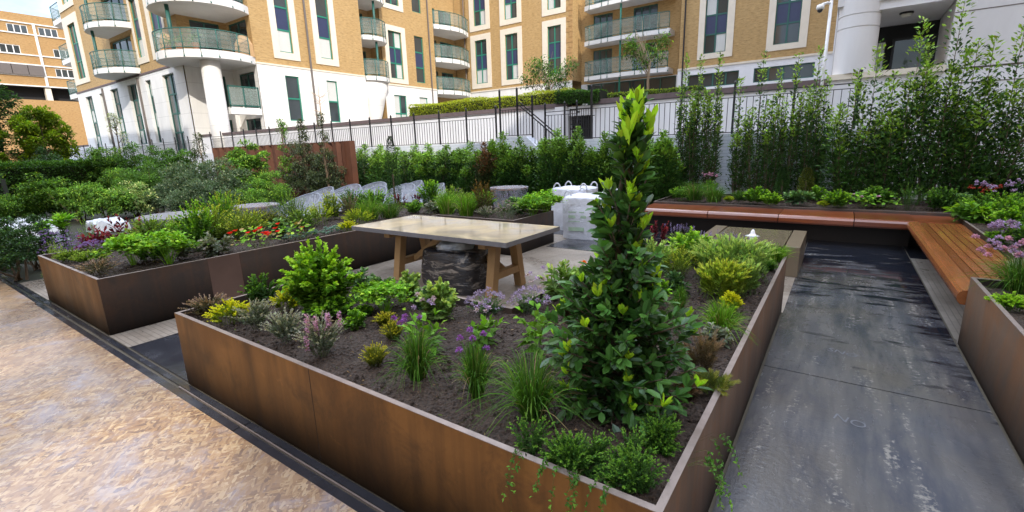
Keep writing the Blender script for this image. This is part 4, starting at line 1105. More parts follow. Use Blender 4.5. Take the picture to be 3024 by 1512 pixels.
# clipped hedge: dense leaves over a box
def hedge(lab, pts, wid, h, z0, pal, n, L_, seed, name='clipped_hedge', ragged=.04):
    g = rgen(seed); mb = MB(); segs = [np.linalg.norm(np.array(pts[i+1])-np.array(pts[i])) for i in range(len(pts)-1)]
    core = MB()
    for i in range(len(pts)-1):
        a = np.array((*pts[i],0.)); b = np.array((*pts[i+1],0.)); d = nrm(b-a); s = np.array((-d[1],d[0],0))
        core.beam(a+np.array((0,0,z0+h*.46)), b+np.array((0,0,z0+h*.46)), wid*.8, h*.86)
        k_ = int(n*segs[i]/sum(segs)); t = g.uniform(0,1,k_); face = g.choice(3,k_,p=(.38,.40,.22))
        u = g.uniform(-.5,.5,k_)*wid; zz = g.uniform(0,1,k_)*h
        u = np.where(face==1,-wid/2,np.where(face==2,wid/2,u)); zz = np.where(face==0,h,zz)
        pass
        P = a + (b-a)*t[:,None] + s*u[:,None]*(-1 if d[0]<0 else 1) + np.array((0,0,1.))*(z0+zz)[:,None]
        P += rdir(g,k_)*(.08*h*g.uniform(0,1,k_)**2*2)[:,None]*.6 + np.array((0,0,1.))*(ragged*(vnoise(P[:,0]*2,P[:,1]*2,seed)-.5))[:,None]
        nn = np.where((face==0)[:,None], np.array((0,0,1.)), s*np.where(face==1,-1,1)[:,None]*(-1 if d[0]<0 else 1))
        D = nrm(nn*.35 + rdir(g,k_) + np.array((0,0,.1)))
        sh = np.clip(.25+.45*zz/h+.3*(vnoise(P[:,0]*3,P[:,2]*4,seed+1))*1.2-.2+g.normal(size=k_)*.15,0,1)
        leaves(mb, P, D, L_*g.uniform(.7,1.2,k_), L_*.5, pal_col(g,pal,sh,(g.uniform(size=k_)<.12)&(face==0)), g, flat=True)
    t = thing(name, lab, 'hedge', (pts[0][0],pts[0][1],0))
    mb.build('foliage', M['leaf'], t); core.build('inner_twigs', M['lawn'], t); return t
hedge('long clipped dark hedge across the left middle of the garden', [(-29.5,3.0),(-29.0,5.0),(-27.2,8.0)], 1.2, 1.62, 0, 'green', 15000, .10, 61)
hedge('second clipped hedge block in front of the long dark hedge at the left edge', [(-25.5,2.0),(-25.0,3.6)], 1.0, 1.25, 0, 'hedge', 5000, .09, 62)
hedge('bright yellow green hedge on top of the white wall by the gate', [(-14.6,14.25),(-7.2,14.25)], .8, .46, 2.98, 'lit', 12000, .06, 63, 'wall_top_hedge', .12)
hedge('darker creeping hedge hanging over the gate opening', [(-7.7,14.0),(-6.2,14.0)], .7, .36, 3.0, 'green', 3500, .06, 64, 'wall_top_hedge', .2)
hedge('thin row of green plants on the wall top behind the railings', [(-6.1,14.3),(-3.4,14.3)], .5, .16, 3.06, 'marj', 2500, .05, 65, 'wall_top_hedge', .1)
PLANTS = [
    ('thyme', -3.86, 1.45, 0.52, 0.15, 0.159, 'straggly brownish thyme leaning over the far left corner of the front bed', {'pal': 'brown'}),
    ('mound', -3.54, 1.46, 0.52, 0.153, 0.142, 'low golden oregano mound nearest the left end of the front bed', {'pal': 'gold'}),
    ('mound', -3.42, 1.84, 0.52, 0.164, 0.119, 'golden topped oregano mound between the dark parsley and the big mint', {'pal': 'gold'}),
    ('bush', -3.78, 1.82, 0.52, 0.224, 0.129, 'dark green curly parsley against the short left end of the front bed', {'pal': 'green', 'leaf': 0.028}),
    ('bush', -3.17, 1.98, 0.52, 0.481, 0.252, 'big bushy bright green mint, the tallest herb at the left of the front bed', {'pal': 'lime', 'leaf': 0.05, 'n': 900}),
    ('bush', -3.0, 1.94, 0.52, 0.133, 0.169, 'low spreading mint directly in front of the big mint bush', {'pal': 'fresh', 'leaf': 0.034}),
    ('bush', -2.62, 1.85, 0.52, 0.115, 0.086, 'small leafy green herb right behind the pink flowered thyme', {'pal': 'fresh', 'leaf': 0.03}),
    ('bush', -2.79, 2.05, 0.52, 0.074, 0.055, 'tiny green seedling herb right of the low spreading mint', {'pal': 'fresh', 'leaf': 0.03}),
    ('thyme', -3.24, 1.49, 0.52, 0.198, 0.147, 'silvery thyme, leftmost of the three grey thymes along the front edge', {'pal': 'grey'}),
    ('thyme', -2.83, 1.48, 0.52, 0.198, 0.136, 'silvery thyme, middle of the three grey thymes along the front edge', {'pal': 'grey'}),
    ('thyme', -2.42, 1.46, 0.52, 0.25, 0.134, 'silvery thyme with pink flower spikes, largest of the three grey thymes', {'pal': 'grey', 'fl': 'pink'}),
    ('parsley', -2.71, 2.19, 0.52, 0.183, 0.135, 'flat bright green parsley left of the yellow variegated sage plants', {'pal': 'lime'}),
    ('sage', -3.36, 2.47, 0.52, 0.176, 0.097, 'broad leaved green sage just right of the big mint', {'pal': 'sage'}),
    ('sage', -3.18, 2.54, 0.52, 0.11, 0.11, 'low broad leaved sage in front of the left table leg', {'pal': 'sage'}),
    ('bush', -2.76, 2.51, 0.52, 0.214, 0.082, 'upright pale green sage by the bed edge in front of the stacked bag', {'pal': 'pale', 'leaf': 0.045}),
    ('bush', -2.23, 2.26, 0.52, 0.289, 0.107, 'taller pale green drooping sage in front of the wrapped bag under the table', {'pal': 'pale', 'leaf': 0.05}),
    ('heath', -2.49, 2.0, 0.52, 0.088, 0.081, 'yellow green heath like herb, rear one of the pair touching each other', {'pal': 'heath'}),
    ('heath', -2.25, 1.86, 0.52, 0.122, 0.081, 'yellow green heath like herb, front one of the pair touching each other', {'pal': 'heath'}),
    ('heath', -2.05, 1.55, 0.52, 0.125, 0.072, 'single yellow green heath like herb nearest the front steel edge', {'pal': 'heath'}),
    ('chive', -1.72, 1.56, 0.52, 0.315, 0.14, 'leftmost of the three purple flowered chive clumps', {'fl': 5}),
    ('chive', -1.35, 1.59, 0.52, 0.316, 0.118, 'middle of the three purple flowered chive clumps', {'fl': 6}),
    ('grass', -1.03, 1.59, 0.52, 0.341, 0.203, 'large arching grassy clump left of the bay tree', {'pal': 'grass'}),
    ('borage', -1.92, 1.84, 0.52, 0.29, 0.116, 'broad leaved sorrel with pinkish flower stalk behind the leftmost chives', {'pal': 'lime'}),
    ('borage', -1.69, 2.07, 0.52, 0.226, 0.113, 'broad leaved sorrel with pale mauve flowers behind the middle chives', {'pal': 'lime'}),
    ('borage', -1.34, 2.14, 0.52, 0.394, 0.113, 'broad leaved sorrel with tall mauve flower stem beside the bay tree', {'pal': 'lime'}),
    ('lavmound', -2.0, 2.52, 0.52, 0.162, 0.124, 'mauve flowered thyme cushion at the inner edge in front of the right table leg', {}),
    ('lavmound', -1.76, 2.72, 0.52, 0.164, 0.12, 'mauve flowered thyme cushion right of the paving corner', {}),
    ('sage', -1.69, 3.08, 0.52, 0.264, 0.136, 'large upright light green broad leaved plant left of the bay tree', {'pal': 'pale', 'leaf': 0.1}),
    ('bush', -1.77, 3.62, 0.52, 0.14, 0.065, 'small green marigold with one orange bloom beside the bay tree', {'pal': 'fresh', 'leaf': 0.03, 'fl': 'orange'}),
    ('fennel', -1.45, 2.7, 0.52, 0.138, 0.055, 'wispy bronze fennel just left of the bay tree', {'pal': 'bronze'}),
    ('creeper', -0.72, 1.33, 0.52, 0.167, 0.113, 'glossy creeping herb spilling over the front steel edge, left clump', {'trail': 1}),
    ('creeper', -0.45, 1.35, 0.52, 0.17, 0.118, 'glossy creeping herb in the nearest corner of the front bed, middle clump', {}),
    ('creeper', -0.34, 1.61, 0.52, 0.162, 0.09, 'glossy creeping herb trailing over the path side steel edge, right clump', {'trail': 2}),
    ('fennel', -0.48, 2.37, 0.52, 0.234, 0.1, 'feathery bronze fennel right of the bay tree', {'pal': 'bronze'}),
    ('fennel', -0.4, 2.21, 0.52, 0.093, 0.101, 'low sprawling green fennel trailing towards the path edge', {'pal': 'olive'}),
    ('fennel', -0.49, 2.12, 0.52, 0.069, 0.05, 'small rusty seedling fennel at the foot of the bay tree', {'pal': 'bronze'}),
    ('grass', -0.51, 2.94, 0.52, 0.281, 0.137, 'bright green arching grass clump beside the path side wall', {'pal': 'brightgrass'}),
    ('grass', -0.82, 3.18, 0.52, 0.25, 0.07, 'narrow upright grass clump right of the bay tree', {'pal': 'grass'}),
    ('sage', -0.5, 2.79, 0.52, 0.112, 0.078, 'grey green strappy leaved plant behind the bronze fennel', {'pal': 'grey'}),
    ('mound', -0.54, 3.46, 0.52, 0.142, 0.067, 'small yellow leaved herb behind the bright grass clump', {'pal': 'gold'}),
    ('heath', -1.1, 4.17, 0.52, 0.265, 0.161, 'yellow green wiry marjoram right of the bay tree, left of the pale sage', {'pal': 'marj'}),
    ('bush', -1.25, 5.28, 0.52, 0.186, 0.186, 'light green mint at the far end of the front bed near the fountain', {'pal': 'lime', 'leaf': 0.04}),
    ('lavender', -1.48, 5.58, 0.52, 0.212, 0.143, 'lavender with pale purple spikes at the far left end of the front bed', {}),
    ('spire', -0.7, 4.33, 0.52, 0.305, 0.287, 'broad mass of pale green lavender shoots along the right arm of the front bed', {'pal': 'pale', 'n': 150}),
    ('spire', -0.67, 3.81, 0.52, 0.224, 0.166, 'yellow green upright shoots in front of the pale lavender mass', {'pal': 'marj', 'n': 80}),
    ('spire', -0.5, 3.96, 0.52, 0.216, 0.071, 'narrow pale shoots yellowing at the base by the path side wall', {'pal': 'pale', 'n': 35}),
    ('lavender', -0.94, 5.18, 0.52, 0.222, 0.177, 'lavender with dark purple spikes in front of the fountain', {}),
    ('grass', -0.44, 5.19, 0.52, 0.178, 0.126, 'short bright green tuft on the back corner of the front bed by the fountain', {'pal': 'brightgrass', 'thick': 1}),
    ('redspike', -1.53, 4.88, 0.52, 0.395, 0.107, 'crimson leaved stalky plant half hidden behind the bay tree', {'pal': 'crimson'}),
    ('sage', -0.98, 3.73, 0.52, 0.136, 0.098, 'dark green dock leaves between the bay tree and the pale shoots', {'pal': 'dark'}),
    ('mound', -8.11, 1.45, 0.0, 0.67, 0.151, 'soft green thyme cushion, leftmost along the end of the left bed', {'pal': 'moss'}),
    ('mound', -7.45, 1.46, 0.52, 0.142, 0.137, 'soft green thyme cushion, second along the end of the left bed', {'pal': 'moss'}),
    ('mound', -7.02, 1.54, 0.52, 0.155, 0.155, 'soft green thyme cushion, third along the end of the left bed', {'pal': 'moss'}),
    ('thyme', -6.29, 1.42, 0.52, 0.157, 0.178, 'straggly flowering thyme in the near corner of the left bed', {'pal': 'brown'}),
    ('lavmound', -9.4, 1.66, 0.0, 0.65, 0.133, 'purple catmint drift at the far left edge of the left bed', {'pal': 'violet'}),
    ('lavmound', -8.87, 1.71, 0.0, 0.65, 0.139, 'greyish catmint drift behind the thyme cushions', {'pal': 'violet'}),
    ('lavmound', -8.47, 1.79, 0.0, 0.64, 0.103, 'purple catmint drift left of the crimson leaves', {'pal': 'violet'}),
    ('lavmound', -7.92, 1.8, 0.52, 0.103, 0.114, 'violet catmint drift below the crimson leaves', {'pal': 'violet'}),
    ('crimson', -8.41, 1.94, 0.0, 0.74, 0.209, 'low crimson leaved perilla at the left of the red pair', {'pal': 'crimson'}),
    ('crimson', -8.46, 2.26, 0.0, 0.84, 0.344, 'wide crimson leaved perilla at the right of the red pair', {'pal': 'crimson'}),
    ('parsley', -6.53, 1.78, 0.52, 0.288, 0.171, 'lime green celery leaf plant, left of the two in the left bed', {'pal': 'lime'}),
    ('parsley', -6.18, 2.01, 0.52, 0.278, 0.175, 'lime green celery leaf plant, right of the two in the left bed', {'pal': 'lime'}),
    ('sage', -6.4, 2.24, 0.52, 0.152, 0.076, 'small grey leaved herb right of the celery leaf plants', {'pal': 'grey'}),
    ('fennel', -9.37, 2.11, 0.0, 0.88, 0.158, 'bright green feathery fennel behind the crimson leaves on the left', {'pal': 'fresh'}),
    ('fennel', -8.6, 2.59, 0.0, 0.86, 0.163, 'bright green feathery fennel right of the crimson leaves', {'pal': 'fresh'}),
    ('bush', -8.23, 2.84, 0.0, 0.81, 0.156, 'yellow green herb under the slate round table edge', {'pal': 'marj', 'leaf': 0.03}),
    ('thyme', -7.83, 2.67, 0.52, 0.16, 0.148, 'dry tan herb behind the right celery leaf plant', {'pal': 'brown'}),
    ('bush', -6.75, 2.55, 0.52, 0.441, 0.195, 'tall vivid green basil like bush in the middle of the left bed', {'pal': 'fresh', 'leaf': 0.035, 'n': 700}),
    ('sage', -6.19, 2.53, 0.52, 0.184, 0.116, 'silvery sage at the foot of the vivid green bush', {'pal': 'grey'}),
    ('bush', -9.54, 3.62, 0.0, 0.78, 0.236, 'pale marjoram behind the vivid green bush', {'pal': 'marj', 'leaf': 0.028}),
    ('spire', -8.1, 3.57, 0.0, 0.95, 0.277, 'airy yellow green herb with tall seed heads in front of the copper round table', {'pal': 'marj', 'n': 60}),
    ('sage', -7.53, 3.2, 0.52, 0.107, 0.113, 'pale cream edged leaves at the middle of the left bed', {'pal': 'pale'}),
    ('nasturtium', -6.08, 2.97, 0.52, 0.255, 0.178, 'nasturtium covered in scarlet flowers on the edge of the left bed', {'fl': 14}),
    ('nasturtium', -6.22, 3.61, 0.52, 0.212, 0.151, 'nasturtium with a single scarlet bloom near the blue grey succulents', {'fl': 2}),
    ('bush', -7.81, 3.92, 0.52, 0.236, 0.255, 'reddish green herb behind the scarlet nasturtium', {'pal': 'olive', 'leaf': 0.026}),
    ('bush', -7.73, 4.13, 0.52, 0.159, 0.14, 'olive green herb in front of the first covered chair', {'pal': 'olive', 'leaf': 0.026}),
    ('bush', -7.62, 4.45, 0.52, 0.368, 0.211, 'soft green southernwood bush in front of the covered chairs', {'pal': 'moss', 'leaf': 0.02, 'n': 600}),
    ('mound', -7.13, 4.58, 0.52, 0.28, 0.193, 'yellow green oregano dome in front of the covered chairs', {'pal': 'gold2'}),
    ('bush', -7.49, 5.04, 0.52, 0.357, 0.136, 'taller pale yellow leaved herb behind the oregano dome', {'pal': 'marj', 'leaf': 0.035}),
    ('sedum', -6.25, 3.96, 0.52, 0.152, 0.339, 'flat mat of blue grey succulents along the left bed edge', {}),
    ('sage', -6.75, 3.65, 0.52, 0.164, 0.135, 'blue green leafy plant left of the succulents', {'pal': 'sage'}),
    ('mound', -6.1, 4.36, 0.52, 0.121, 0.109, 'small yellowish herb by the left end of the table', {'pal': 'gold'}),
    ('fennel', -7.07, 5.13, 0.52, 0.343, 0.196, 'rounded bronze fennel left of the table end', {'pal': 'bronze'}),
    ('mound', -8.93, 6.56, 0.0, 0.77, 0.299, 'bright green dome in front of the white covered chairs', {'pal': 'fresh'}),
    ('grass', -6.82, 5.35, 0.52, 0.296, 0.197, 'short green chive tuft behind the table, left one', {'pal': 'brightgrass', 'thick': 1}),
    ('grass', -6.7, 5.71, 0.52, 0.253, 0.202, 'short green chive tuft behind the table, second from left', {'pal': 'grass', 'thick': 1}),
    ('redspike', -8.28, 6.82, 0.0, 0.84, 0.092, 'thin red stalk in front of the white covered chairs', {'pal': 'crimson'}),
    ('redspike', -7.46, 6.65, 0.52, 0.288, 0.153, 'dark red leafy plant at the foot of the slim yew', {'pal': 'crimson'}),
    ('redspike', -7.47, 7.13, 0.52, 0.299, 0.13, 'dark red leafy plant right of the slim yew', {'pal': 'crimson'}),
    ('yew', -8.08, 7.07, 0.0, 2.0, 0.154, 'slim dark column of yew standing in the back arm of the left bed', {}),
    ('bush', -6.69, 6.3, 0.52, 0.178, 0.142, 'low bright green herb behind the far edge of the table', {'pal': 'fresh', 'leaf': 0.03}),
    ('bush', -7.18, 7.25, 0.52, 0.416, 0.178, 'upright light green herb right of the red plants', {'pal': 'fresh', 'leaf': 0.04}),
    ('bush', -7.43, 7.87, 0.0, 0.86, 0.168, 'rounder green herb further right of the red plants', {'pal': 'moss', 'leaf': 0.03}),
    ('grass', -5.94, 6.42, 0.52, 0.326, 0.163, 'upright green grass tuft behind the middle of the table, left one', {'pal': 'brightgrass', 'thick': 1}),
    ('grass', -5.44, 6.38, 0.52, 0.33, 0.157, 'upright green grass tuft behind the middle of the table, right one', {'pal': 'brightgrass', 'thick': 1}),
    ('lavmound', -7.22, 8.14, 0.0, 0.73, 0.191, 'greyish mauve herb behind the two grass tufts', {'pal': 'dusty'}),
    ('sage', -6.38, 6.5, 0.52, 0.16, 0.133, 'small grey herb behind the table', {'pal': 'grey'}),
    ('bush', -5.3, 6.69, 0.52, 0.455, 0.202, 'bronze green shrubby herb left of the plastic wrapped barrel', {'pal': 'rust', 'leaf': 0.022, 'n': 600}),
    ('thyme', -5.02, 6.44, 0.52, 0.145, 0.145, 'grey thyme tuft below the bronze shrubby herb', {'pal': 'grey'}),
    ('lavmound', -4.55, 6.36, 0.52, 0.217, 0.194, 'dusty pink thyme cushion below the wrapped barrel', {'pal': 'dusty'}),
    ('mound', -6.45, 7.7, 0.0, 0.7, 0.128, 'small yellow green herb behind the right grass tuft', {'pal': 'marj'}),
    ('parsley', -4.28, 6.76, 0.52, 0.238, 0.158, 'curly parsley on the right end of the back arm, left of two', {'pal': 'fresh'}),
    ('parsley', -4.24, 7.14, 0.52, 0.262, 0.164, 'curly parsley on the right end of the back arm, right of two', {'pal': 'lime'}),
    ('sage', -4.79, 7.04, 0.52, 0.219, 0.143, 'grey green leafy herb at the foot of the wrapped barrel', {'pal': 'sage'}),
    ('lavender', -5.2, 9.45, 0, 0.426, 0.139, 'lavender growing beside the white builder bags', {}),
    ('chive2', 1.21, 4.96, 0.52, 0.313, 0.183, 'chives with pink pompom flowers leaning over the bench end', {'fl': 22}),
    ('spire', 1.3, 5.33, 0.52, 0.184, 0.084, 'silver grey pinks foliage at the right picture edge', {'pal': 'silver', 'n': 60}),
    ('creeper', 1.03, 4.74, 0.52, 0.123, 0.118, 'dark green creeping thyme beside the end of the bench', {}),
    ('mound', 1.05, 4.43, 0.52, 0.109, 0.107, 'bright lime creeping herb over the right bed edge', {'pal': 'lime'}),
    ('sage', 1.65, 9.22, 0.52, 0.227, 0.207, 'light green leafy herb behind the bench corner', {'pal': 'fresh'}),
    ('bush', 1.95, 9.07, 0.52, 0.312, 0.217, 'green strawberry mint beside the slatted bench', {'pal': 'fresh', 'leaf': 0.04}),
    ('bush', 2.35, 10.38, 0.52, 0.277, 0.16, 'leafy plant at the right edge behind the mauve phlox', {'pal': 'green', 'leaf': 0.04}),
    ('phlox', 2.0, 9.98, 0.52, 0.356, 0.335, 'mauve flowered catmint behind the bench corner', {'fl': 'mauve'}),
    ('phlox', 1.98, 10.87, 0.52, 0.254, 0.15, 'coral red flowered herb left of the mauve catmint', {'fl': 'coral'}),
    ('phlox', 1.53, 7.34, 0.52, 0.194, 0.101, 'lilac spiked sage beside the slatted bench', {'fl': 'mauve'}),
    ('sage', 1.97, 11.3, 0.52, 0.58, 0.272, 'hellebore with fingered dark leaves in the bed corner', {'pal': 'green', 'leaf': 0.12}),
    ('bush', 2.36, 11.3, 0.52, 0.61, 0.302, 'dark shrub with pale yellow roses in the right corner', {'pal': 'dark', 'leaf': 0.05, 'fl': 'yellow'}),
    ('fennel', 1.01, 10.29, 0.52, 0.338, 0.251, 'round dark green feathery dome behind the back bench', {'pal': 'green'}),
    ('bush', 1.44, 10.46, 0.52, 0.299, 0.207, 'mid green leafy herb right of the feathery dome', {'pal': 'green', 'leaf': 0.035}),
    ('nasturtium', 0.64, 10.14, 0.52, 0.2, 0.183, 'round leaved nasturtium left of the feathery dome', {'fl': 0}),
    ('nasturtium', 0.37, 10.14, 0.52, 0.24, 0.15, 'round leaved plant with pink flowers behind the bench joint', {'fl': 0, 'pinkfl': 1}),
    ('sage', 1.69, 10.56, 0.52, 0.205, 0.148, 'blue green small leaved herb at the bench corner', {'pal': 'sage'}),
    ('grass', -2.45, 10.21, 0.52, 0.33, 0.231, 'soft green grass dome, leftmost behind the back bench', {'pal': 'grass', 'thick': 1}),
    ('grass', -2.04, 10.06, 0.52, 0.271, 0.207, 'soft green grass dome, second behind the back bench', {'pal': 'grass', 'thick': 1}),
    ('phlox', -2.31, 11.0, 0.52, 0.349, 0.131, 'small herb with pale pink flowers behind the grass domes', {'fl': 'pink'}),
    ('mound', -1.78, 10.16, 0.52, 0.095, 0.079, 'tiny yellow green herb at the bench back edge, left one', {'pal': 'gold2'}),
    ('bush', -1.59, 10.23, 0.52, 0.173, 0.165, 'low dark green herb behind the bench, left of the strawberries', {'pal': 'green', 'leaf': 0.025}),
    ('bush', -1.28, 10.13, 0.52, 0.229, 0.184, 'strawberry plant with broad green leaves behind the bench', {'pal': 'fresh', 'leaf': 0.045}),
    ('bush', -1.01, 9.9, 0.52, 0.177, 0.14, 'light green strawberry plant hanging over the bench back', {'pal': 'lime', 'leaf': 0.04}),
    ('yew', -0.93, 10.84, 0.52, 0.541, 0.103, 'small clipped green column behind the bench, left of two', {}),
    ('yew', -0.54, 11.13, 0.52, 0.51, 0.112, 'small clipped olive green column behind the bench, right of two', {'pal': 'olive'}),
    ('sage', -0.59, 10.2, 0.52, 0.191, 0.162, 'blue green leafy herb between the small columns', {'pal': 'sage'}),
    ('sage', -0.33, 10.77, 0.52, 0.229, 0.107, 'pale green leafy herb right of the small columns', {'pal': 'fresh'}),
    ('bush', 0.01, 9.94, 0.52, 0.235, 0.186, 'bright green leafy herb by the middle bench joint', {'pal': 'fresh', 'leaf': 0.04}),
    ('mound', -0.18, 9.92, 0.52, 0.084, 0.091, 'tiny yellow green herb at the bench back edge, right one', {'pal': 'gold2'}),
    ('wallshrub', -3.1, 11.55, 0.5, 2.57, 0.23, 'evergreen first wall shrub right of the bay tree, with a lime tip', {}),
    ('wallshrub', -2.83, 11.55, 0.5, 2.48, 0.212, 'evergreen second wall shrub right of the bay tree', {}),
    ('wallshrub', -2.46, 11.55, 0.5, 2.55, 0.281, 'evergreen third wall shrub right of the bay tree, with a broad lime head', {}),
    ('wallshrub', -1.91, 11.55, 0.5, 2.07, 0.232, 'evergreen short wall shrub beside the left fence post', {}),
    ('wallshrub', -1.53, 11.55, 0.5, 2.45, 0.296, 'evergreen tall wall shrub centred between two fence posts', {}),
    ('wallshrub', -1.25, 11.55, 0.5, 2.12, 0.224, 'evergreen thin wall shrub left of the second fence post', {}),
    ('wallshrub', -0.95, 11.55, 0.5, 2.35, 0.232, 'evergreen tall wall shrub growing up the second fence post', {}),
    ('wallshrub', -0.6, 11.55, 0.5, 2.42, 0.254, 'evergreen tall wall shrub left of the white camera pole foot', {}),
    ('wallshrub', -0.4, 11.55, 0.5, 1.95, 0.2, 'evergreen short wall shrub right of the camera pole foot', {}),
    ('wallshrub2', 0.09, 11.2, 0.5, 1.98, 0.288, 'dense evergreen shrub left of the end fence post', {}),
    ('wallshrub2', 0.39, 11.2, 0.5, 2.33, 0.402, 'wide evergreen shrub with lime top under the ledge', {}),
    ('wallshrub2', 0.71, 11.2, 0.5, 1.89, 0.386, 'bushy evergreen shrub below the dark doorway', {}),
    ('wallshrub2', 0.97, 11.2, 0.5, 2.58, 0.349, 'evergreen shrub with one long shoot in front of the doorway', {}),
    ('wallshrub2', 1.32, 11.2, 0.5, 3.0, 0.337, 'tallest evergreen shrub reaching up the white wall', {}),
    ('wallshrub2', 1.72, 11.2, 0.5, 2.25, 0.356, 'leafy evergreen shrub right of the tallest shoot', {}),
    ('wallshrub2', 1.91, 11.2, 0.5, 2.25, 0.33, 'leafy evergreen shrub second from the right edge', {}),
    ('wallshrub2', 2.15, 11.2, 0.5, 2.44, 0.354, 'evergreen shrub at the right edge of the picture', {}),
    ('bush', -7.6, 2.35, 0.52, 0.3, 0.24, 'mid green bushy herb directly behind the lime celery leaf plants', {'pal': 'moss', 'leaf': 0.03}),
    ('bush', -7.35, 3.0, 0.52, 0.36, 0.26, 'light green rounded herb left of the tall vivid green bush', {'pal': 'marj', 'leaf': 0.03}),
    ('spire', -7.75, 3.3, 0.52, 0.42, 0.2, 'upright pale green shoots behind the vivid green bush', {'pal': 'fresh', 'n': 40}),
    ('bush', -7.0, 3.3, 0.52, 0.3, 0.24, 'olive green herb between the vivid green bush and the scarlet nasturtium', {'pal': 'marj', 'leaf': 0.028}),
    ('fennel', -7.8, 4.35, 0.52, 0.45, 0.24, 'feathery yellow green herb beside the brown round table', {'pal': 'fresh'}),
    ('bush', -6.9, 4.1, 0.52, 0.26, 0.22, 'small leaved green herb behind the blue grey succulents', {'pal': 'moss', 'leaf': 0.025}),
    ('bush', -7.6, 5.6, 0.52, 0.36, 0.25, 'rounded green herb in front of the second covered chair', {'pal': 'green', 'leaf': 0.03}),
    ('mound', -6.5, 4.85, 0.52, 0.2, 0.2, 'low golden green herb at the left end of the table top', {'pal': 'gold2'}),
    ('bush', -7.7, 6.2, 0.52, 0.34, 0.26, 'bright leafy herb in front of the third covered chair', {'pal': 'fresh', 'leaf': 0.035}),
    ('bush', -6.2, 6.9, 0.52, 0.34, 0.24, 'mid green herb behind the grass tufts in the back arm', {'pal': 'moss', 'leaf': 0.03}),
    ('bush', -5.6, 7.0, 0.52, 0.3, 0.22, 'light green herb between the grass tufts and the wrapped table', {'pal': 'fresh', 'leaf': 0.03}),
    ('lavender', -5.0, 7.0, 0.52, 0.34, 0.2, 'lavender in the back arm behind the bronze shrubby herb', {}),
    ('bush', -6.6, 2.0, 0.52, 0.16, 0.16, 'small seedling herb between the celery leaf plants and the bed edge', {'pal': 'fresh', 'leaf': 0.028}),
    ('mound', -3.1, 2.35, 0.52, 0.13, 0.13, 'low green mint shoots behind the big mint bush', {'pal': 'fresh'}),
    ('bush', -2.45, 2.42, 0.52, 0.16, 0.13, 'small sage seedling between the two yellow variegated sages', {'pal': 'sage', 'leaf': 0.04}),
    ('bush', -1.15, 4.7, 0.52, 0.32, 0.22, 'pale leafy mint behind the yellow green wiry marjoram', {'pal': 'lime', 'leaf': 0.04}),
    ('spire', -1.35, 4.2, 0.52, 0.26, 0.2, 'pale green shoots between the bay tree and the fountain', {'pal': 'pale', 'n': 45}),
    ('bush', -1.1, 3.3, 0.52, 0.2, 0.16, 'broad leaved green seedling right behind the bay tree', {'pal': 'fresh', 'leaf': 0.05}),
    ('bush', 1.9, 8.3, 0.52, 0.3, 0.25, 'leafy strawberry plant spilling towards the slatted bench', {'pal': 'fresh', 'leaf': 0.045}),
    ('bush', 1.8, 7.3, 0.52, 0.28, 0.22, 'mid green catmint foliage beside the slatted bench', {'pal': 'green', 'leaf': 0.03}),
    ('bush', 1.75, 6.2, 0.52, 0.3, 0.22, 'lower green herb beside the near end of the slatted bench', {'pal': 'moss', 'leaf': 0.03}),
    ('bush', 2.5, 7.2, 0.52, 0.5, 0.35, 'bushy green plant at the right picture edge above the bench', {'pal': 'green', 'leaf': 0.045}),
    ('bush', 1.5, 4.6, 0.52, 0.25, 0.25, 'dense creeping herb in the right bed beside the pink chives', {'pal': 'green', 'leaf': 0.02}),
    ('bush', -2.8, 10.4, 0.52, 0.2, 0.2, 'low green herb at the far left end behind the back bench', {'pal': 'fresh', 'leaf': 0.03}),
    ('bush', 0.55, 10.5, 0.52, 0.25, 0.22, 'broad leaved geranium between the nasturtiums behind the bench', {'pal': 'green', 'leaf': 0.05}),
]
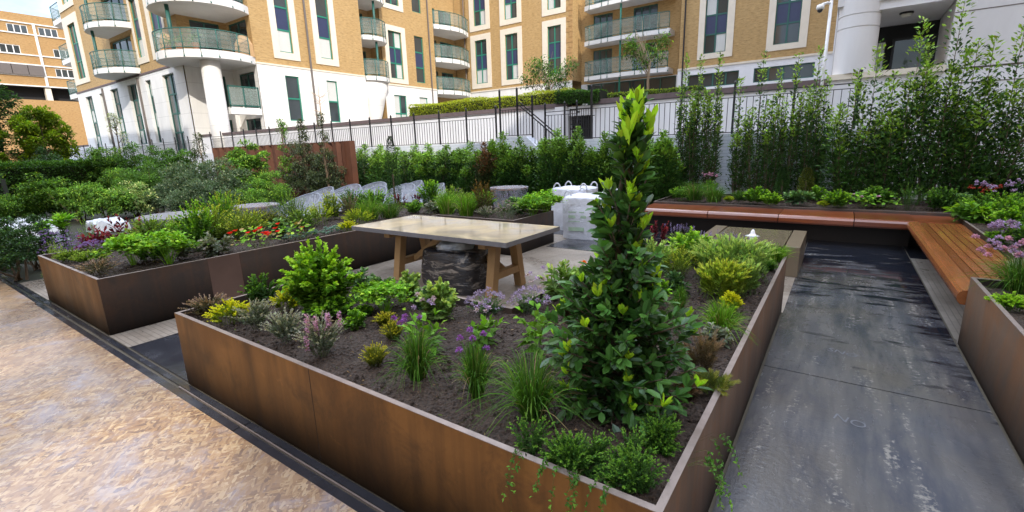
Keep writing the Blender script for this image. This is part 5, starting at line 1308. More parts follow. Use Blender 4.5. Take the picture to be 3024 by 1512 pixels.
SHRUBS = [
    ('shrub', -9.79, 1.31, 0.0, 0.92, 0.37, 'dark glossy evergreen shrub at the left picture edge beside the left bed', {'pal': 'darkg', 'leaf': 0.05}),
    ('shrub', -11.02, 1.32, 0.0, 0.79, 0.36, 'dark evergreen shrub cut by the left picture edge', {'pal': 'darkg', 'leaf': 0.05}),
    ('shrub', -10.53, 1.67, 0.0, 0.83, 0.33, 'dark evergreen shrub touching the left end of the left bed', {'pal': 'darkg', 'leaf': 0.05}),
    ('euph', -12.05, 2.36, 0.0, 0.83, 0.26, 'tall rosette leaved spurge behind the purple catmint', {}),
    ('euph', -13.18, 2.32, 0.0, 0.59, 0.24, 'shorter rosette leaved spurge left of the tall one', {}),
    ('shrub', -18.6, 3.41, 0.0, 1.21, 0.68, 'light green choisya at the left end of the middle row', {'pal': 'choi', 'leaf': 0.08}),
    ('shrub', -17.92, 3.89, 0.0, 1.09, 0.64, 'light green choisya second in the middle row', {'pal': 'choi', 'leaf': 0.08}),
    ('shrub', -17.24, 4.36, 0.0, 0.99, 0.68, 'light green choisya third in the middle row', {'pal': 'choi', 'leaf': 0.08}),
    ('shrub', -17.47, 5.08, 0.0, 0.87, 0.62, 'choisya at the right end of the middle row with pale variegated leaves', {'pal': 'vari', 'leaf': 0.07}),
    ('shrub', -18.6, 2.78, 0.0, 0.68, 0.66, 'small yellow green shrub behind the white sheeted furniture', {'pal': 'choi', 'leaf': 0.06}),
    ('shrub', -17.24, 5.62, 0.0, 0.69, 0.47, 'low blue green shrub beside the pink paving patch', {'pal': 'vib', 'leaf': 0.06}),
    ('shrub', -17.62, 6.61, 0.0, 1.46, 0.84, 'grey green viburnum, left of the large pair behind the round tables', {'pal': 'vib', 'leaf': 0.08}),
    ('shrub', -16.37, 7.1, 0.0, 1.39, 0.94, 'grey green viburnum, right of the large pair behind the round tables', {'pal': 'vib', 'leaf': 0.08}),
    ('shrub', -15.34, 6.07, 0.0, 0.9, 0.85, 'low grey leaved shrub in front of the viburnum pair', {'pal': 'vib', 'leaf': 0.07}),
    ('shrub', -15.71, 8.32, 0.0, 1.0, 0.69, 'fresh green shrub behind the covered chairs, taller of two', {'pal': 'choi', 'leaf': 0.07}),
    ('shrub', -15.44, 7.5, 0.0, 0.68, 0.65, 'fresh green shrub behind the covered chairs, lower of two', {'pal': 'choi', 'leaf': 0.07}),
    ('shrub', -15.94, 9.91, 0.0, 1.86, 0.93, 'dark viburnum in front of the rusty screen beside the chairs', {'pal': 'vib2', 'leaf': 0.07}),
    ('shrub', -14.79, 9.96, 0.0, 1.49, 0.66, 'round dark viburnum at the right end of the rusty screen', {'pal': 'vib2', 'leaf': 0.07}),
    ('slim', -14.4, 9.74, 0.0, 3.03, 0.44, 'slim young tree shooting up at the right end of the rusty screen', {'pal': 'vib2'}),
    ('slim', -16.31, 9.4, 0.0, 3.02, 0.43, 'slim young tree with pale new leaves before the rusty screen', {'pal': 'choi'}),
    ('slim', -15.73, 9.81, 0.0, 2.92, 0.37, 'slim young tree between two others before the rusty screen', {'pal': 'vib2'}),
    ('shrub', -17.78, 8.75, 0.0, 2.07, 0.81, 'broad leaved bright green shrub covering the middle of the rusty screen', {'pal': 'choi', 'leaf': 0.12}),
    ('slim', -21.57, 8.85, 0.0, 2.63, 0.56, 'slender leafy sapling left of the rusty screen', {'pal': 'vib2'}),
    ('shrub', -24.33, 7.55, 0.0, 2.15, 0.87, 'mid green shrub left of the white flowering tree top', {'pal': 'green', 'leaf': 0.09}),
    ('shrub', -22.85, 7.96, 0.0, 2.05, 0.85, 'bright mid green shrub under the white building corner', {'pal': 'green', 'leaf': 0.09}),
    ('shrub', -22.21, 8.4, 0.0, 1.92, 0.71, 'mid green shrub next to the rusty screen left end', {'pal': 'green', 'leaf': 0.09}),
    ('shrub', -27.44, 7.25, 0.0, 2.17, 0.86, 'light green shrub behind the clipped hedge', {'pal': 'choi', 'leaf': 0.09}),
    ('shrub', -29.13, 6.69, 0.0, 1.9, 0.96, 'low green shrub behind the middle of the clipped hedge', {'pal': 'green', 'leaf': 0.09}),
    ('shrub', -31.13, 5.92, 0.0, 2.04, 1.06, 'low dark shrub behind the left of the clipped hedge', {'pal': 'darkg', 'leaf': 0.09}),
    ('shrub', -20.45, 6.5, 0.0, 1.37, 0.92, 'dense green shrub right of the clipped hedge end', {'pal': 'green', 'leaf': 0.07}),
    ('shrub', -21.78, 6.2, 0.0, 1.26, 0.7, 'olive green shrub against the clipped hedge end', {'pal': 'choi', 'leaf': 0.07}),
    ('slimw', -27.99, 8.11, 0.0, 3.78, 0.69, 'young tree with creamy white blossom before the white building', {'pal': 'vari'}),
    ('tree', -43.53, 6.63, 0.0, 6.3, 2.28, 'dark leafy tree at the left picture edge', {'pal': 'darkg', 'leaf': 0.2}),
    ('tree', -39.92, 7.91, 0.0, 4.78, 1.37, 'sunlit yellow green young tree beside the dark leafy tree', {'pal': 'ylw', 'leaf': 0.2}),
    ('tree', -40.2, 5.2, 0.0, 6.96, 1.27, 'leafy tree mostly outside the left picture edge', {'pal': 'ylw', 'leaf': 0.2}),
    ('wallshrub2', -14.17, 11.25, 0.0, 1.92, 0.74, 'first evergreen shrub from the left in the row below the black railings', {'pal': 'hedge'}),
    ('wallshrub2', -13.26, 11.25, 0.0, 1.88, 0.59, 'second evergreen shrub from the left in the row below the black railings', {'pal': 'hedge2'}),
    ('wallshrub2', -12.67, 11.25, 0.0, 1.77, 0.51, 'third evergreen shrub from the left in the row below the black railings', {'pal': 'hedge'}),
    ('wallshrub2', -11.83, 11.25, 0.0, 1.82, 0.68, 'fourth evergreen shrub from the left in the row below the black railings', {'pal': 'hedge'}),
    ('wallshrub2', -10.98, 11.25, 0.0, 1.84, 0.66, 'fifth evergreen shrub from the left in the row below the black railings', {'pal': 'hedge2'}),
    ('wallshrub2', -10.18, 11.25, 0.0, 1.8, 0.64, 'sixth evergreen shrub from the left in the row below the black railings', {'pal': 'hedge'}),
    ('wallshrub2', -9.35, 11.25, 0.0, 1.86, 0.68, 'seventh evergreen shrub from the left in the row below the black railings', {'pal': 'hedge2'}),
    ('wallshrub2', -8.64, 11.25, 0.0, 1.8, 0.6, 'eighth evergreen shrub from the left in the row below the black railings', {'pal': 'rusty'}),
    ('wallshrub2', -8.04, 11.25, 0.0, 2.06, 0.53, 'ninth evergreen shrub from the left in the row below the black railings', {'pal': 'hedge2'}),
    ('wallshrub2', -7.44, 11.25, 0.0, 1.91, 0.57, 'tenth evergreen shrub from the left in the row below the black railings', {'pal': 'hedge'}),
    ('wallshrub2', -6.78, 11.25, 0.0, 1.75, 0.56, 'eleventh evergreen shrub from the left in the row below the black railings', {'pal': 'hedge2'}),
    ('wallshrub2', -6.3, 11.25, 0.0, 2.08, 0.49, 'twelfth evergreen shrub from the left in the row below the black railings', {'pal': 'hedge2'}),
    ('wallshrub2', -5.85, 11.25, 0.0, 2.1, 0.53, 'thirteenth evergreen shrub from the left in the row below the black railings', {'pal': 'hedge'}),
    ('wallshrub2', -5.32, 11.25, 0.0, 1.61, 0.48, 'fourteenth evergreen shrub from the left in the row below the black railings', {'pal': 'hedge2'}),
    ('wallshrub2', -4.9, 11.25, 0.0, 1.93, 0.42, 'fifteenth evergreen shrub from the left in the row below the black railings', {'pal': 'hedge'}),
    ('wallshrub2', -4.46, 11.25, 0.0, 1.91, 0.5, 'sixteenth evergreen shrub from the left in the row below the black railings', {'pal': 'hedge2'}),
    ('wallshrub2', -3.92, 11.25, 0.0, 1.95, 0.49, 'seventeenth evergreen shrub from the left in the row below the black railings', {'pal': 'hedge'}),
    ('wallshrub2', -3.51, 11.25, 0.0, 1.91, 0.39, 'eighteenth evergreen shrub from the left in the row below the black railings', {'pal': 'hedge2'}),
]
# ------------------------------------------------------------------ garden walls, railings
lw = thing('garden_wall', 'low pale painted block wall with a sloping stair cheek behind the shrubs', 'wall', (-10,12.0,0))
mb = MB(); mb.prism_xz([(-62,-.2),(-62,1.87),(-8.95,1.87),(-8.85,2.01),(-7.78,2.01),(-6.62,1.02),(-6.62,-.2)],12.0,12.4); mb.prism_xz([(-6.45,-.2),(-6.45,1.87),(.4,1.87),(.4,-.2)],12.0,12.4)
mb.build('wall_face', M['block'], lw)
mb = MB(); mb.box(-62,12.4,1.6,-6.5,13.78,1.86); mb.box(-6.6,12.4,1.6,1,13.78,1.86); mb.build('walkway', M['paver_grey'], lw)
for i in range(4):
    mb = MB(); mb.box(-7.7+i*.28,12.42,1.6-.2*i-.22,-7.7+(i+1)*.28,13.3,1.78-.2*i); mb.build('step', M['paver_grey'], lw)
uw = thing('terrace_wall', 'white painted terrace wall with dark brick coping behind the railings', 'wall', (-10,13.8,0))
mb = MB(); mb.box(-62,13.8,0,-7.32,14.05,2.9); mb.box(-6.46,13.8,0,-.45,14.05,2.9); mb.box(-7.3,13.8,2.62,-6.48,14.0,2.9); mb.build('wall_face', M['render_plain'], uw)
mb = MB(); mb.box(-62,13.76,2.902,-7.34,14.1,3.04); mb.build('coping', M['coping'], uw)
mb = MB(); mb.box(-6.5,13.76,2.902,-.48,14.1,3.06); mb.build('coping', M['coping'], uw)
mb = MB(); mb.box(-7.75,13.70,1.8,-7.34,13.798,2.92); mb.build('pier', M['render_plain'], uw)
mb = MB(); mb.box(-7.32,14.3,1.0,-6.46,14.35,2.62); mb.build('passage', M['dark'], uw)
sheet('terrace', [(-95,14.05,6,60)], 2.86, M['paver_grey'])
sheet('terrace_lawn', [(-14.7,14.06,-3.2,18)], 2.93, M['lawn'])

def fence(lab, xs, y, zb, zt, gap=.115, finial=True, tall=None):
    t = thing('railing', lab, 'railing', (xs[0],y,0), 'black iron railings')
    for i,x in enumerate(xs):
        mb = MB(); top = zt + .2 + (.25 if tall and i in tall else 0); mb.box(x-.022,y-.022,zb-.06,x+.022,y+.022,top); mb.lathe(x,y,[(.03,top),(.034,top+.02),(.018,top+.05),(.002,top+.075)],8)
        mb.build('post', M['black'], t)
    for a,b in zip(xs[:-1],xs[1:]):
        mb = MB()
        mb.box(a+.022,y-.009,zt-.02,b-.022,y+.009,zt); mb.box(a+.022,y-.008,zt-.115,b-.022,y+.008,zt-.10); mb.box(a+.022,y-.009,zb+.02,b-.022,y+.009,zb+.04)
        n = max(2,int((b-a)/gap))
        for k_ in range(1,n):
            x = a+(b-a)*k_/n; mb.box(x-.0065,y-.0065,zb+.04,x+.0065,y+.0065,zt-.115)
        mb.build('panel', M['black'], t)
    return t
fence('long run of black iron railings on the low wall left of the steps', [-28.2+1.2*i for i in range(17)], 12.2, 1.87, 2.73)
fence('black railings with finials below the shaded white building on the far left', [-52.+1.75*i for i in range(14)], 12.2, 1.87, 2.62, .16)
rf = fence('black iron railings on the low wall right of the gate', [-5.76,-4.56,-3.37,-2.18,-.99,.13], 12.2, 1.87, 2.78, .13, tall=(0,))
mb = MB(); mb.box(.11,12.2,2.76,.13,13.88,2.79); mb.box(.11,12.2,2.64,.13,13.88,2.66); [mb.box(.113,12.3+.13*i,1.9,.127,12.314+.13*i,2.65) for i in range(12)]; mb.build('return_panel', M['black'], rf)
st = fence('short black railings around the landing beside the steps', [-8.8,-8.16,-7.63], 12.15, 2.03, 2.92, .10, tall=(0,1))
mb = MB(); mb.beam((-8.1,12.15,3.03),(-6.7,12.15,1.95),.03,.03); mb.beam((-8.1,12.15,2.93),(-6.7,12.15,1.85),.03,.03); mb.beam((-7.6,12.15,1.84),(-6.7,12.15,1.12),.025,.025)
for k_ in range(9):
    x = -7.55+.1*k_; mb.box(x-.006,12.144,1.82-.77*(x+7.6),x+.006,12.156,2.55-.77*(x+7.6))
mb.build('stair_rail', M['black'], st)
fence('black railings behind the stair handrail', [-7.55,-6.88,-6.48], 12.75, 1.87, 2.72, .10)
gt = thing('metal_gate', 'black openwork metal gate at the top of the steps', 'gate', (-6.1,12.3,1.87))
mb = MB(); x0,x1 = -6.46,-5.80
for x in (x0,x1,-6.26): mb.box(x-.016,12.285,1.88,x+.016,12.315,2.72)
for zz in (1.9,2.15,2.68): mb.box(x0,12.288,zz,x1,12.312,zz+.03)
mb.build('frame', M['black'], gt)
mb = MB()
for i in range(9):
    x = x0+.07*(i+1); mb.box(x-.007,12.293,1.9,x+.007,12.307,2.68)
mb.build('bars', M['black'], gt)
mb = MB(); gg = rgen(8)
for i in range(16):
    x = x0+gg.uniform(.02,.58); zz = gg.uniform(2.2,2.6); mb.box(x,12.296,zz,x+gg.uniform(.05,.2),12.304,zz+gg.uniform(.015,.05))
mb.build('scroll_plate', M['dark'], gt)
pl = thing('camera_pole', 'white pole with dome security camera rising behind the railings', 'camera pole', (-.55,13.2,1.86))
mb = MB(); mb.tube([(-.55,13.2,1.86),(-.55,13.2,4.62)],.032,12); mb.build('pole', M['pole'], pl, True)
mb = MB(); mb.tube([(-.55,13.2,4.56),(-.62,13.17,4.58),(-.72,13.12,4.55)],.028,8); mb.build('arm', M['pole'], pl, True)
mb = MB(); mb.lathe(-.74,13.1,[(.02,4.56),(.07,4.54),(.078,4.47),(.06,4.45)],16); mb.build('camera_housing', M['pole'], pl, True)
mb = MB(); mb.lathe(-.74,13.1,[(.055,4.45),(.05,4.42),(.03,4.395),(.002,4.385)],16); mb.build('camera_dome', M['camera_dark'], pl, True)

# ------------------------------------------------------------------ buildings
class Face:
    """wall plane: 'y' faces -Y at Y=c (u = X); 'x' faces +X at X=c (u = Y)"""
    def __init__(self, ax, c): self.ax, self.c = ax, c
    def P(self, u, d, z): return (u, self.c-d, z) if self.ax == 'y' else (self.c+d, u, z)
    def box(self, mb, u0,u1,d0,d1,z0,z1):
        a, b = self.P(u0,d0,z0), self.P(u1,d1,z1); mb.box(*a,*b)
    def wall(self, mb, u0,u1,z0,z1, holes, depth=.16, d=0.):
        us = sorted({u0,u1,*[h[0] for h in holes],*[h[1] for h in holes]}); zs = sorted({z0,z1,*[h[2] for h in holes],*[h[3] for h in holes]})
        us = [u for u in us if u0 <= u <= u1]; zs = [z for z in zs if z0 <= z <= z1]
        def q(a,b,c_,e):
            mb.add([a,b,c_,e], [(0,1,2,3)])
        for i in range(len(us)-1):
            for j in range(len(zs)-1):
                um,zm = (us[i]+us[i+1])/2,(zs[j]+zs[j+1])/2
                if any(h[0]<um<h[1] and h[2]<zm<h[3] for h in holes): continue
                q(self.P(us[i],d,zs[j]),self.P(us[i+1],d,zs[j]),self.P(us[i+1],d,zs[j+1]),self.P(us[i],d,zs[j+1]))
        for h in holes:
            a,b,c_,e = h[:4]; dd = d-(h[4] if len(h) > 4 else depth)
            for (p,q_) in (((a,c_),(a,e)),((a,e),(b,e)),((b,e),(b,c_)),((b,c_),(a,c_))):
                q(self.P(p[0],d,p[1]),self.P(q_[0],d,q_[1]),self.P(q_[0],dd,q_[1]),self.P(p[0],dd,p[1]))
BR = random.Random(4)
def window(bld, F, u0,u1,z0,z1, d=-.12, cols=2, style='tall', surround=None, mat='green'):
    """frame bars; panes, spandrel and curtains are its sub-parts"""
    fw = .07; mb = MB(); e = .03
    rows = {'tall':[0,.33,.66,1.],'low':[0,1.],'two':[0,.5,1.],'four':[0,.25,.5,.75,1.]}[style]
    F.box(mb,u0,u0+fw,d-e,d+e,z0,z1); F.box(mb,u1-fw,u1,d-e,d+e,z0,z1)
    F.box(mb,u0+fw,u1-fw,d-e,d+e,z0,z0+fw); F.box(mb,u0+fw,u1-fw,d-e,d+e,z1-fw,z1)
    for c_ in range(1,cols):
        u = u0+(u1-u0)*c_/cols; F.box(mb,u-.05,u+.05,d-e,d+e+.004,z0+fw,z1-fw)
    for r_ in rows[1:-1]:
        z = z0+(z1-z0)*r_
        for c_ in range(cols): F.box(mb,u0+(u1-u0)*c_/cols+.05,u0+(u1-u0)*(c_+1)/cols-.05,d-e,d+e-.003,z-.05,z+.05)
    w = mb.build('window', M[mat], bld)
    for i in range(len(rows)-1):
        a,b = z0+(z1-z0)*rows[i], z0+(z1-z0)*rows[i+1]
        span = style == 'tall' and i == 1
        if span:
            mb = MB(); F.box(mb,u0+.01,u1-.01,d-.012,d-.002,a,b); mb.build('spandrel', M['navy'], w)
        else:
            for c_ in range(cols):
                ua,ub = u0+(u1-u0)*c_/cols, u0+(u1-u0)*(c_+1)/cols
                r_ = BR.random(); mb = MB(); F.box(mb,ua+.012,ub-.012,d-.02,d-.008,a,b)
                mb.build('pane', M['curtain'] if r_ < .36 and style != 'low' else M['glass'], w)
    if surround:
        s0,s1,t0,t1 = surround; mb = MB()
        F.box(mb,s0,u0,.002,.05,t0,t1); F.box(mb,u1,s1,.002,.05,t0,t1); F.box(mb,u0,u1,.002,.05,t0,z0); F.box(mb,u0,u1,.002,.05,z1,t1)
        mb.build('surround', M['stone'], w)
    return w
def arc(cx,cy,r,a0,a1,n=18,sy=1.): return [(cx+r*math.cos(R(a0+(a1-a0)*i/n)), cy+sy*r*math.sin(R(a0+(a1-a0)*i/n))) for i in range(n+1)]
def balcony(bld, pts, back, zs, zr, thick=.36, posts=5, infill='infill', extras=()):
    """pts: outer curve of the slab in plan; back: points closing the plan"""
    mb = MB(); mb.prism(list(pts)+list(back), zs, zs+thick); b = mb.build('balcony', M['slab'], bld)
    cx = sum(p[0] for p in pts)/len(pts); cy = sum(p[1] for p in pts)/len(pts)
    ins = [(p[0]*.985+cx*.015, p[1]*.985+cy*.015) for p in pts]
    mb = MB(); mb.tube([(*p,zr) for p in ins],.03,6); mb.tube([(*p,zs+thick+.10) for p in ins],.022,6)
    mb.tube([(*p,zs+thick-.02) for p in ins],.02,6)
    n = len(ins); ks = [round(i*(n-1)/posts) for i in range(posts+1)]
    for k_ in ks: mb.tube([(*ins[k_],zs+.1),(*ins[k_],zr)],.028,6); mb.tube([(*ins[k_],zs+.12),(ins[k_][0]*1.012-cx*.012,ins[k_][1]*1.012-cy*.012,zs+.02)],.045,6)
    for h in (.33,.55,.77): mb.tube([(*p,zs+thick+(zr-zs-thick)*h) for p in ins],.008,4)
    mb.build('railing', M['green_dark'], b, True)
    mb = MB(); v = [(*p,zs+thick+.12) for p in ins]+[(*p,zr-.04) for p in ins]; mb.add(v,[(i,i+1,n+i+1,n+i) for i in range(n-1)]); mb.build('infill', M['infill'], b)
    return b
AB = thing('apartment_building', 'yellow brick apartment building with white base, curved balconies and green windows around a courtyard', 'building', (-30,16,0))
TOP = 25.
F1, F2, F3, F4, F5, F6 = Face('y',13.6), Face('x',-30.3), Face('x',-31.3), Face('y',38.5), Face('y',40.2), Face('y',38.5)
# --- left wing, shaded end (faces the garden)
h1 = [(-52.4,-50.7,2.65,6.8),(-48.9,-48.25,2.9,6.78),(-46.35,-44.7,2.7,6.85),(-42.7,-41.1,2.7,6.82),(-39.4,-38.5,2.75,6.82),(-36.6,-34.8,2.1,6.86)]
mb = MB(); F1.wall(mb,-54.25,-33.3,0,7.2,h1,.25,.06); mb.build('white_base', M['render'], AB)
mb = MB(); F1.box(mb,-54.3,-33.28,.0,.10,7.2,7.32); mb.build('base_cornice', M['coping'], AB)
for a in h1: window(AB,F1,a[0],a[1],a[2],a[3],-.14,2 if a[1]-a[0]>1.2 else 1,'four',None,'green_dark')
h2 = [(-53.05,-51.15,8.25,12.4),(-39.75,-38.6,8.3,11.9),(-36.9,-35.2,8.28,11.9),(-44.6,-40.6,7.75,9.95),(-44.6,-40.6,10.6,12.75),(-44.6,-40.6,13.4,15.5),(-53.05,-51.15,13.9,18.),(-39.75,-38.6,13.9,17.5),(-36.9,-35.2,13.9,17.5)]
mb = MB(); F1.wall(mb,-54.25,-33.3,7.32,TOP,h2,.2); mb.build('brick_wall', M['brick'], AB)
window(AB,F1,-53.05,-51.15,8.25,12.4,-.12,2,'tall',(-54.1,-50.4,7.86,13.03)); window(AB,F1,-53.05,-51.15,13.9,18,-.12,2,'tall',(-54.1,-50.4,13.5,18.6))
window(AB,F1,-39.75,-38.6,8.3,11.9,-.12,1,'tall',(-40.0,-38.15,7.9,12.3)); window(AB,F1,-36.9,-35.2,8.28,11.9,-.12,2,'tall',(-37.4,-34.9,7.9,12.3))
window(AB,F1,-39.75,-38.6,13.9,17.5,-.12,1,'tall',(-40.0,-38.15,13.5,18)); window(AB,F1,-36.9,-35.2,13.9,17.5,-.12,2,'tall',(-37.4,-34.9,13.5,18))
for zz in (7.75,10.6,13.4): window(AB,F1,-44.6,-40.6,zz,zz+2.15,-.18,3,'low',None,'green_dark')
for zz in (7.35,10.2,13.0):
    balcony(AB, arc(-42.3,13.6,2.35,180,360,20,.78), [], zz, zz+1.42, .36, 7)
    mb = MB(); mb.tube([(-42.6,12.15,zz+.36),(-42.6,12.15,zz+2.85)],.09,8); mb.build('balcony_post', M['green_dark'], AB, True)
for x in (-47.8,-40.5): mb = MB(); mb.tube([(x,13.48,0),(x,13.48,7.1)],.07,8); mb.build('downpipe', M['pipe'], AB)
for zz in (7.0,9.85,13.0):
    b = balcony(AB, [(-54.3,13.7),(-57.0,13.7),(-57.8,14.4),(-57.8,16)], [(-54.3,16)], zz, zz+1.5, .4, 3)
# left end return, seen only edge-on
mb = MB(); FL = Face('x',-54.25); mb.box(-54.24,14.3,0,-34.2,30,TOP-.1); mb.box(-54.24,13.62,0,-54.0,14.3,TOP-.1); mb.build('inner_block', M['brick'], AB)
# --- corner notch with column and big curved balconies
FN = Face('x',-33.3); FM = Face('y',16.4)
mb = MB(); FN.wall(mb,13.6,16.4,0,7.2,[(14.6,15.9,4.6,6.7),(14.6,15.9,1.9,4.0)],.15); FM.wall(mb,-33.3,-30.3,0,7.2,[(-32.6,-30.7,4.6,6.8),(-32.6,-30.7,1.9,4.0)],.15); mb.build('white_base', M['render'], AB)
mb = MB(); FN.wall(mb,13.6,16.4,7.2,TOP,[(14.3,16.0,7.8,9.8),(14.3,16.0,10.6,12.6)],.15); FM.wall(mb,-33.3,-30.3,7.2,TOP,[(-33.0,-30.8,7.8,9.8),(-33.0,-30.8,10.6,12.6)],.15); mb.build('brick_wall', M['brick'], AB)
for zz in (7.8,10.6): window(AB,FN,14.3,16.0,zz,zz+2,-.1,2,'low',None,'green_dark'); window(AB,FM,-33.0,-30.8,zz,zz+2,-.1,2,'low',None,'green_dark')
for zz in (4.6,1.9): window(AB,FN,14.6,15.9,zz,zz+2.1,-.1,2,'low',None,'green_dark'); window(AB,FM,-32.6,-30.7,zz,zz+2.15,-.1,2,'low',None,'green_dark')
for zz in (7.12,9.95,12.8):
    b = balcony(AB, arc(-32.2,14.6,2.62,202,392,30), [(-30.3,16.4),(-33.3,16.4),(-33.3,13.6)], zz, zz+1.5, .42, 9)
    if zz < 9:
        for (x,y,h,m) in ((-33.6,13.2,1.6,'bamboo'),(-30.6,16.0,1.2,'bamboo')):
            mb = MB(); mb.lathe(x,y,[(.55,zz+.42),(.5,zz+.42+h*.6),(.25,zz+.42+h)],10); mb.build('screen_panel', M[m], b)
        for (x,y) in ((-31.2,12.7),(-30.4,13.2),(-32.3,12.6)):
            mb = MB(); mb.lathe(x,y,[(.12,zz+.42),(.2,zz+.8)],10); mb.build('flower_pot', M['terracotta'], b)
            mb = MB(); gg = rgen(int(-x*100)); n=120; leaves(mb, np.array((x,y,zz+.95))+gg.normal(size=(n,3))*.16, rdir(gg,n), .14,.07, pal_col(gg,'fresh',gg.uniform(0,1,n)), gg, flat=True); mb.build('pot_plant', M['leaf'], b)
mb = MB(); mb.lathe(-30.75,13.95,[(.52,0),(.50,7.12)],28); mb.build('column', M['render'], AB, True)
for zz in (7.54,10.37): mb = MB(); mb.tube([(-31.6,12.55,zz),(-31.6,12.55,zz+2.45)],.11,8); mb.build('balcony_post', M['green_dark'], AB, True)
mb = MB(); mb.box(-30.62,14.5,4.15,-30.3,16.35,4.55); b = mb.build('balcony', M['slab'], AB)
mb = MB(); [mb.box(-30.36,y-.03,4.5,-30.3,y+.03,5.75) for y in (14.53,15.4,16.3)]; mb.box(-30.36,14.5,5.72,-30.3,16.33,5.79); mb.box(-30.36,14.5,4.62,-30.3,16.33,4.68); mb.build('railing', M['green_dark'], b)
mb = MB(); mb.box(-30.335,14.55,4.7,-30.33,16.3,5.7); mb.build('infill', M['infill'], b)
# --- sunlit side of the left wing
h3 = [(18.16,19.12,3.85,6.68),(21.2,22.05,3.85,6.66)]
mb = MB(); F2.wall(mb,16.4,24.6,0,7.2,h3,.15,.05); mb.build('white_base', M['render'], AB)
mb = MB(); F2.box(mb,16.4,24.6,.0,.09,7.2,7.3); mb.build('base_cornice', M['stone'], AB)
for a in h3: window(AB,F2,*a,-.05,1,'two')
h4 = [(18.05,19.0,8.1,12.2),(21.0,21.98,8.1,12.2),(18.05,19.0,13.7,17.8),(21.0,21.98,13.7,17.8)]
mb = MB(); F2.wall(mb,16.4,24.6,7.3,TOP,h4); mb.build('brick_wall', M['brick'], AB)
for a in h4: window(AB,F2,*a,-.12,1,'tall',(a[0]-.42,a[1]+.42,a[2]-.42,a[3]+.42))
mb = MB(); mb.tube([(-30.2,20.1,2.8),(-30.2,20.1,TOP)],.07,8); mb.build('downpipe', M['pipe'], AB)
# --- first balcony stack
FR_ = Face('x',-32.6)
mb = MB(); FR_.wall(mb,24.6,27.3,0,TOP,[(25.2,26.8,z,z+2) for z in (4.6,7.6,10.4,13.2)]); mb.box(-32.6,24.55,0,-30.32,24.6,TOP); mb.box(-32.6,27.3,0,-31.3,27.35,TOP); mb.build('brick_wall', M['brick'], AB)
for z in (4.6,7.6,10.4,13.2): window(AB,FR_,25.2,26.8,z,z+2,-.08,2,'low',None,'green_dark')
for zz in (7.02,9.9,12.7): balcony(AB, arc(-31.4,25.9,1.55,-78,78,16,1.0), [(-32.6,27.3),(-32.6,24.6)], zz, zz+1.5, .34, 5)
mb = MB(); mb.lathe(-31.5,25.9,[(.75,0),(.75,4.2),(1.15,5.6),(1.5,7.02)],24); mb.build('column', M['render'], AB, True)
for zz in (7.36,10.24): mb = MB(); mb.tube([(-30.2,25.9,zz),(-30.2,25.9,zz+2.5)],.09,8); mb.build('balcony_post', M['green_dark'], AB, True)
# --- middle facade
h5 = [(28.2,29.55,3.3,6.27),(31.1,32.12,3.3,6.27)]
mb = MB(); F3.wall(mb,27.3,33.4,0,7.0,h5,.12,.05); mb.build('white_base', M['render'], AB)
mb = MB(); F3.box(mb,27.3,33.4,0,.1,7.0,7.12); mb.build('base_cornice', M['stone'], AB)
for a in h5: window(AB,F3,*a,-.05,2 if a[0]<30 else 1,'two')
h6 = [(28.08,29.5,7.58,11.25),(31.0,32.06,7.5,11.3),(28.08,29.5,13.25,16.9),(31.0,32.06,13.2,17)]
mb = MB(); F3.wall(mb,27.3,33.4,7.12,TOP,h6); mb.build('brick_wall', M['brick'], AB)
for i,a in enumerate(h6): window(AB,F3,*a,-.12,2-(i%2),'tall',(a[0]-.4,a[1]+.45,a[2]-.36,a[3]+.42) if i%2==0 else None)
mb = MB(); mb.tube([(-31.2,32.75,2.8),(-31.2,32.75,TOP)],.06,8); mb.build('downpipe', M['pipe'], AB)
# --- second balcony stack in the inner corner
FS = Face('x',-33.2)
mb = MB(); FS.wall(mb,33.4,38.5,0,TOP,[(34.,35.8,z,z+1.9) for z in (4.4,7.2,10.,12.8)]+[(36.3,38.,z,z+1.9) for z in (4.4,7.2,10.,12.8)]); mb.box(-33.2,33.4,0,-31.3,33.45,TOP); mb.build('brick_wall', M['brick'], AB)
for z in (4.4,7.2,10.,12.8): window(AB,FS,34.,35.8,z,z+1.9,-.08,2,'low',None,'green_dark'); window(AB,FS,36.3,38.,z,z+1.9,-.08,2,'low',None,'green_dark')
for zz in (3.95,6.72,9.5,12.3): balcony(AB, [(-31.3,33.46)]+[(-31.3+.75*math.sin(PI*t), 33.5+4.95*t) for t in np.linspace(.04,.96,14)]+[(-31.6,38.45)], [(-33.2,38.45),(-33.2,33.46)], zz, zz+1.5, .4, 6)
# --- back facade in full sun
h7 = [(-30.64,-29.2,7.94,11.9),(-27.02,-25.62,7.95,11.92),(-22.45,-21.1,7.98,11.9),(-30.64,-29.2,13.2,17.2),(-27.02,-25.62,13.2,17.2),(-22.45,-21.1,13.25,17.2)]
mb = MB(); F4.wall(mb,-31.7,-20.0,7.25,TOP,h7); mb.box(-20.0,38.5,7.25,-19.98,40.2,TOP); mb.build('brick_wall', M['brick'], AB)
mb = MB(); F4.wall(mb,-31.7,-20.0,0,7.14,[(-30.6,-28.8,4.0,6.4),(-27.2,-25.2,4.0,6.4),(-23.,-21.,4.,6.4)],.15,.05); mb.build('white_base', M['render'], AB)
for a in ((-30.6,-28.8),(-27.2,-25.2),(-23.,-21.)): window(AB,F4,*a,4.0,6.4,-.05,2,'low')
mb = MB(); F4.box(mb,-31.7,-20.0,0,.1,7.14,7.25); mb.build('base_cornice', M['stone'], AB)
for a in h7: window(AB,F4,*a,-.12,2,'tall',(a[0]-.53,a[1]+.48,a[2]-.45,a[3]+.5))
mb = MB()
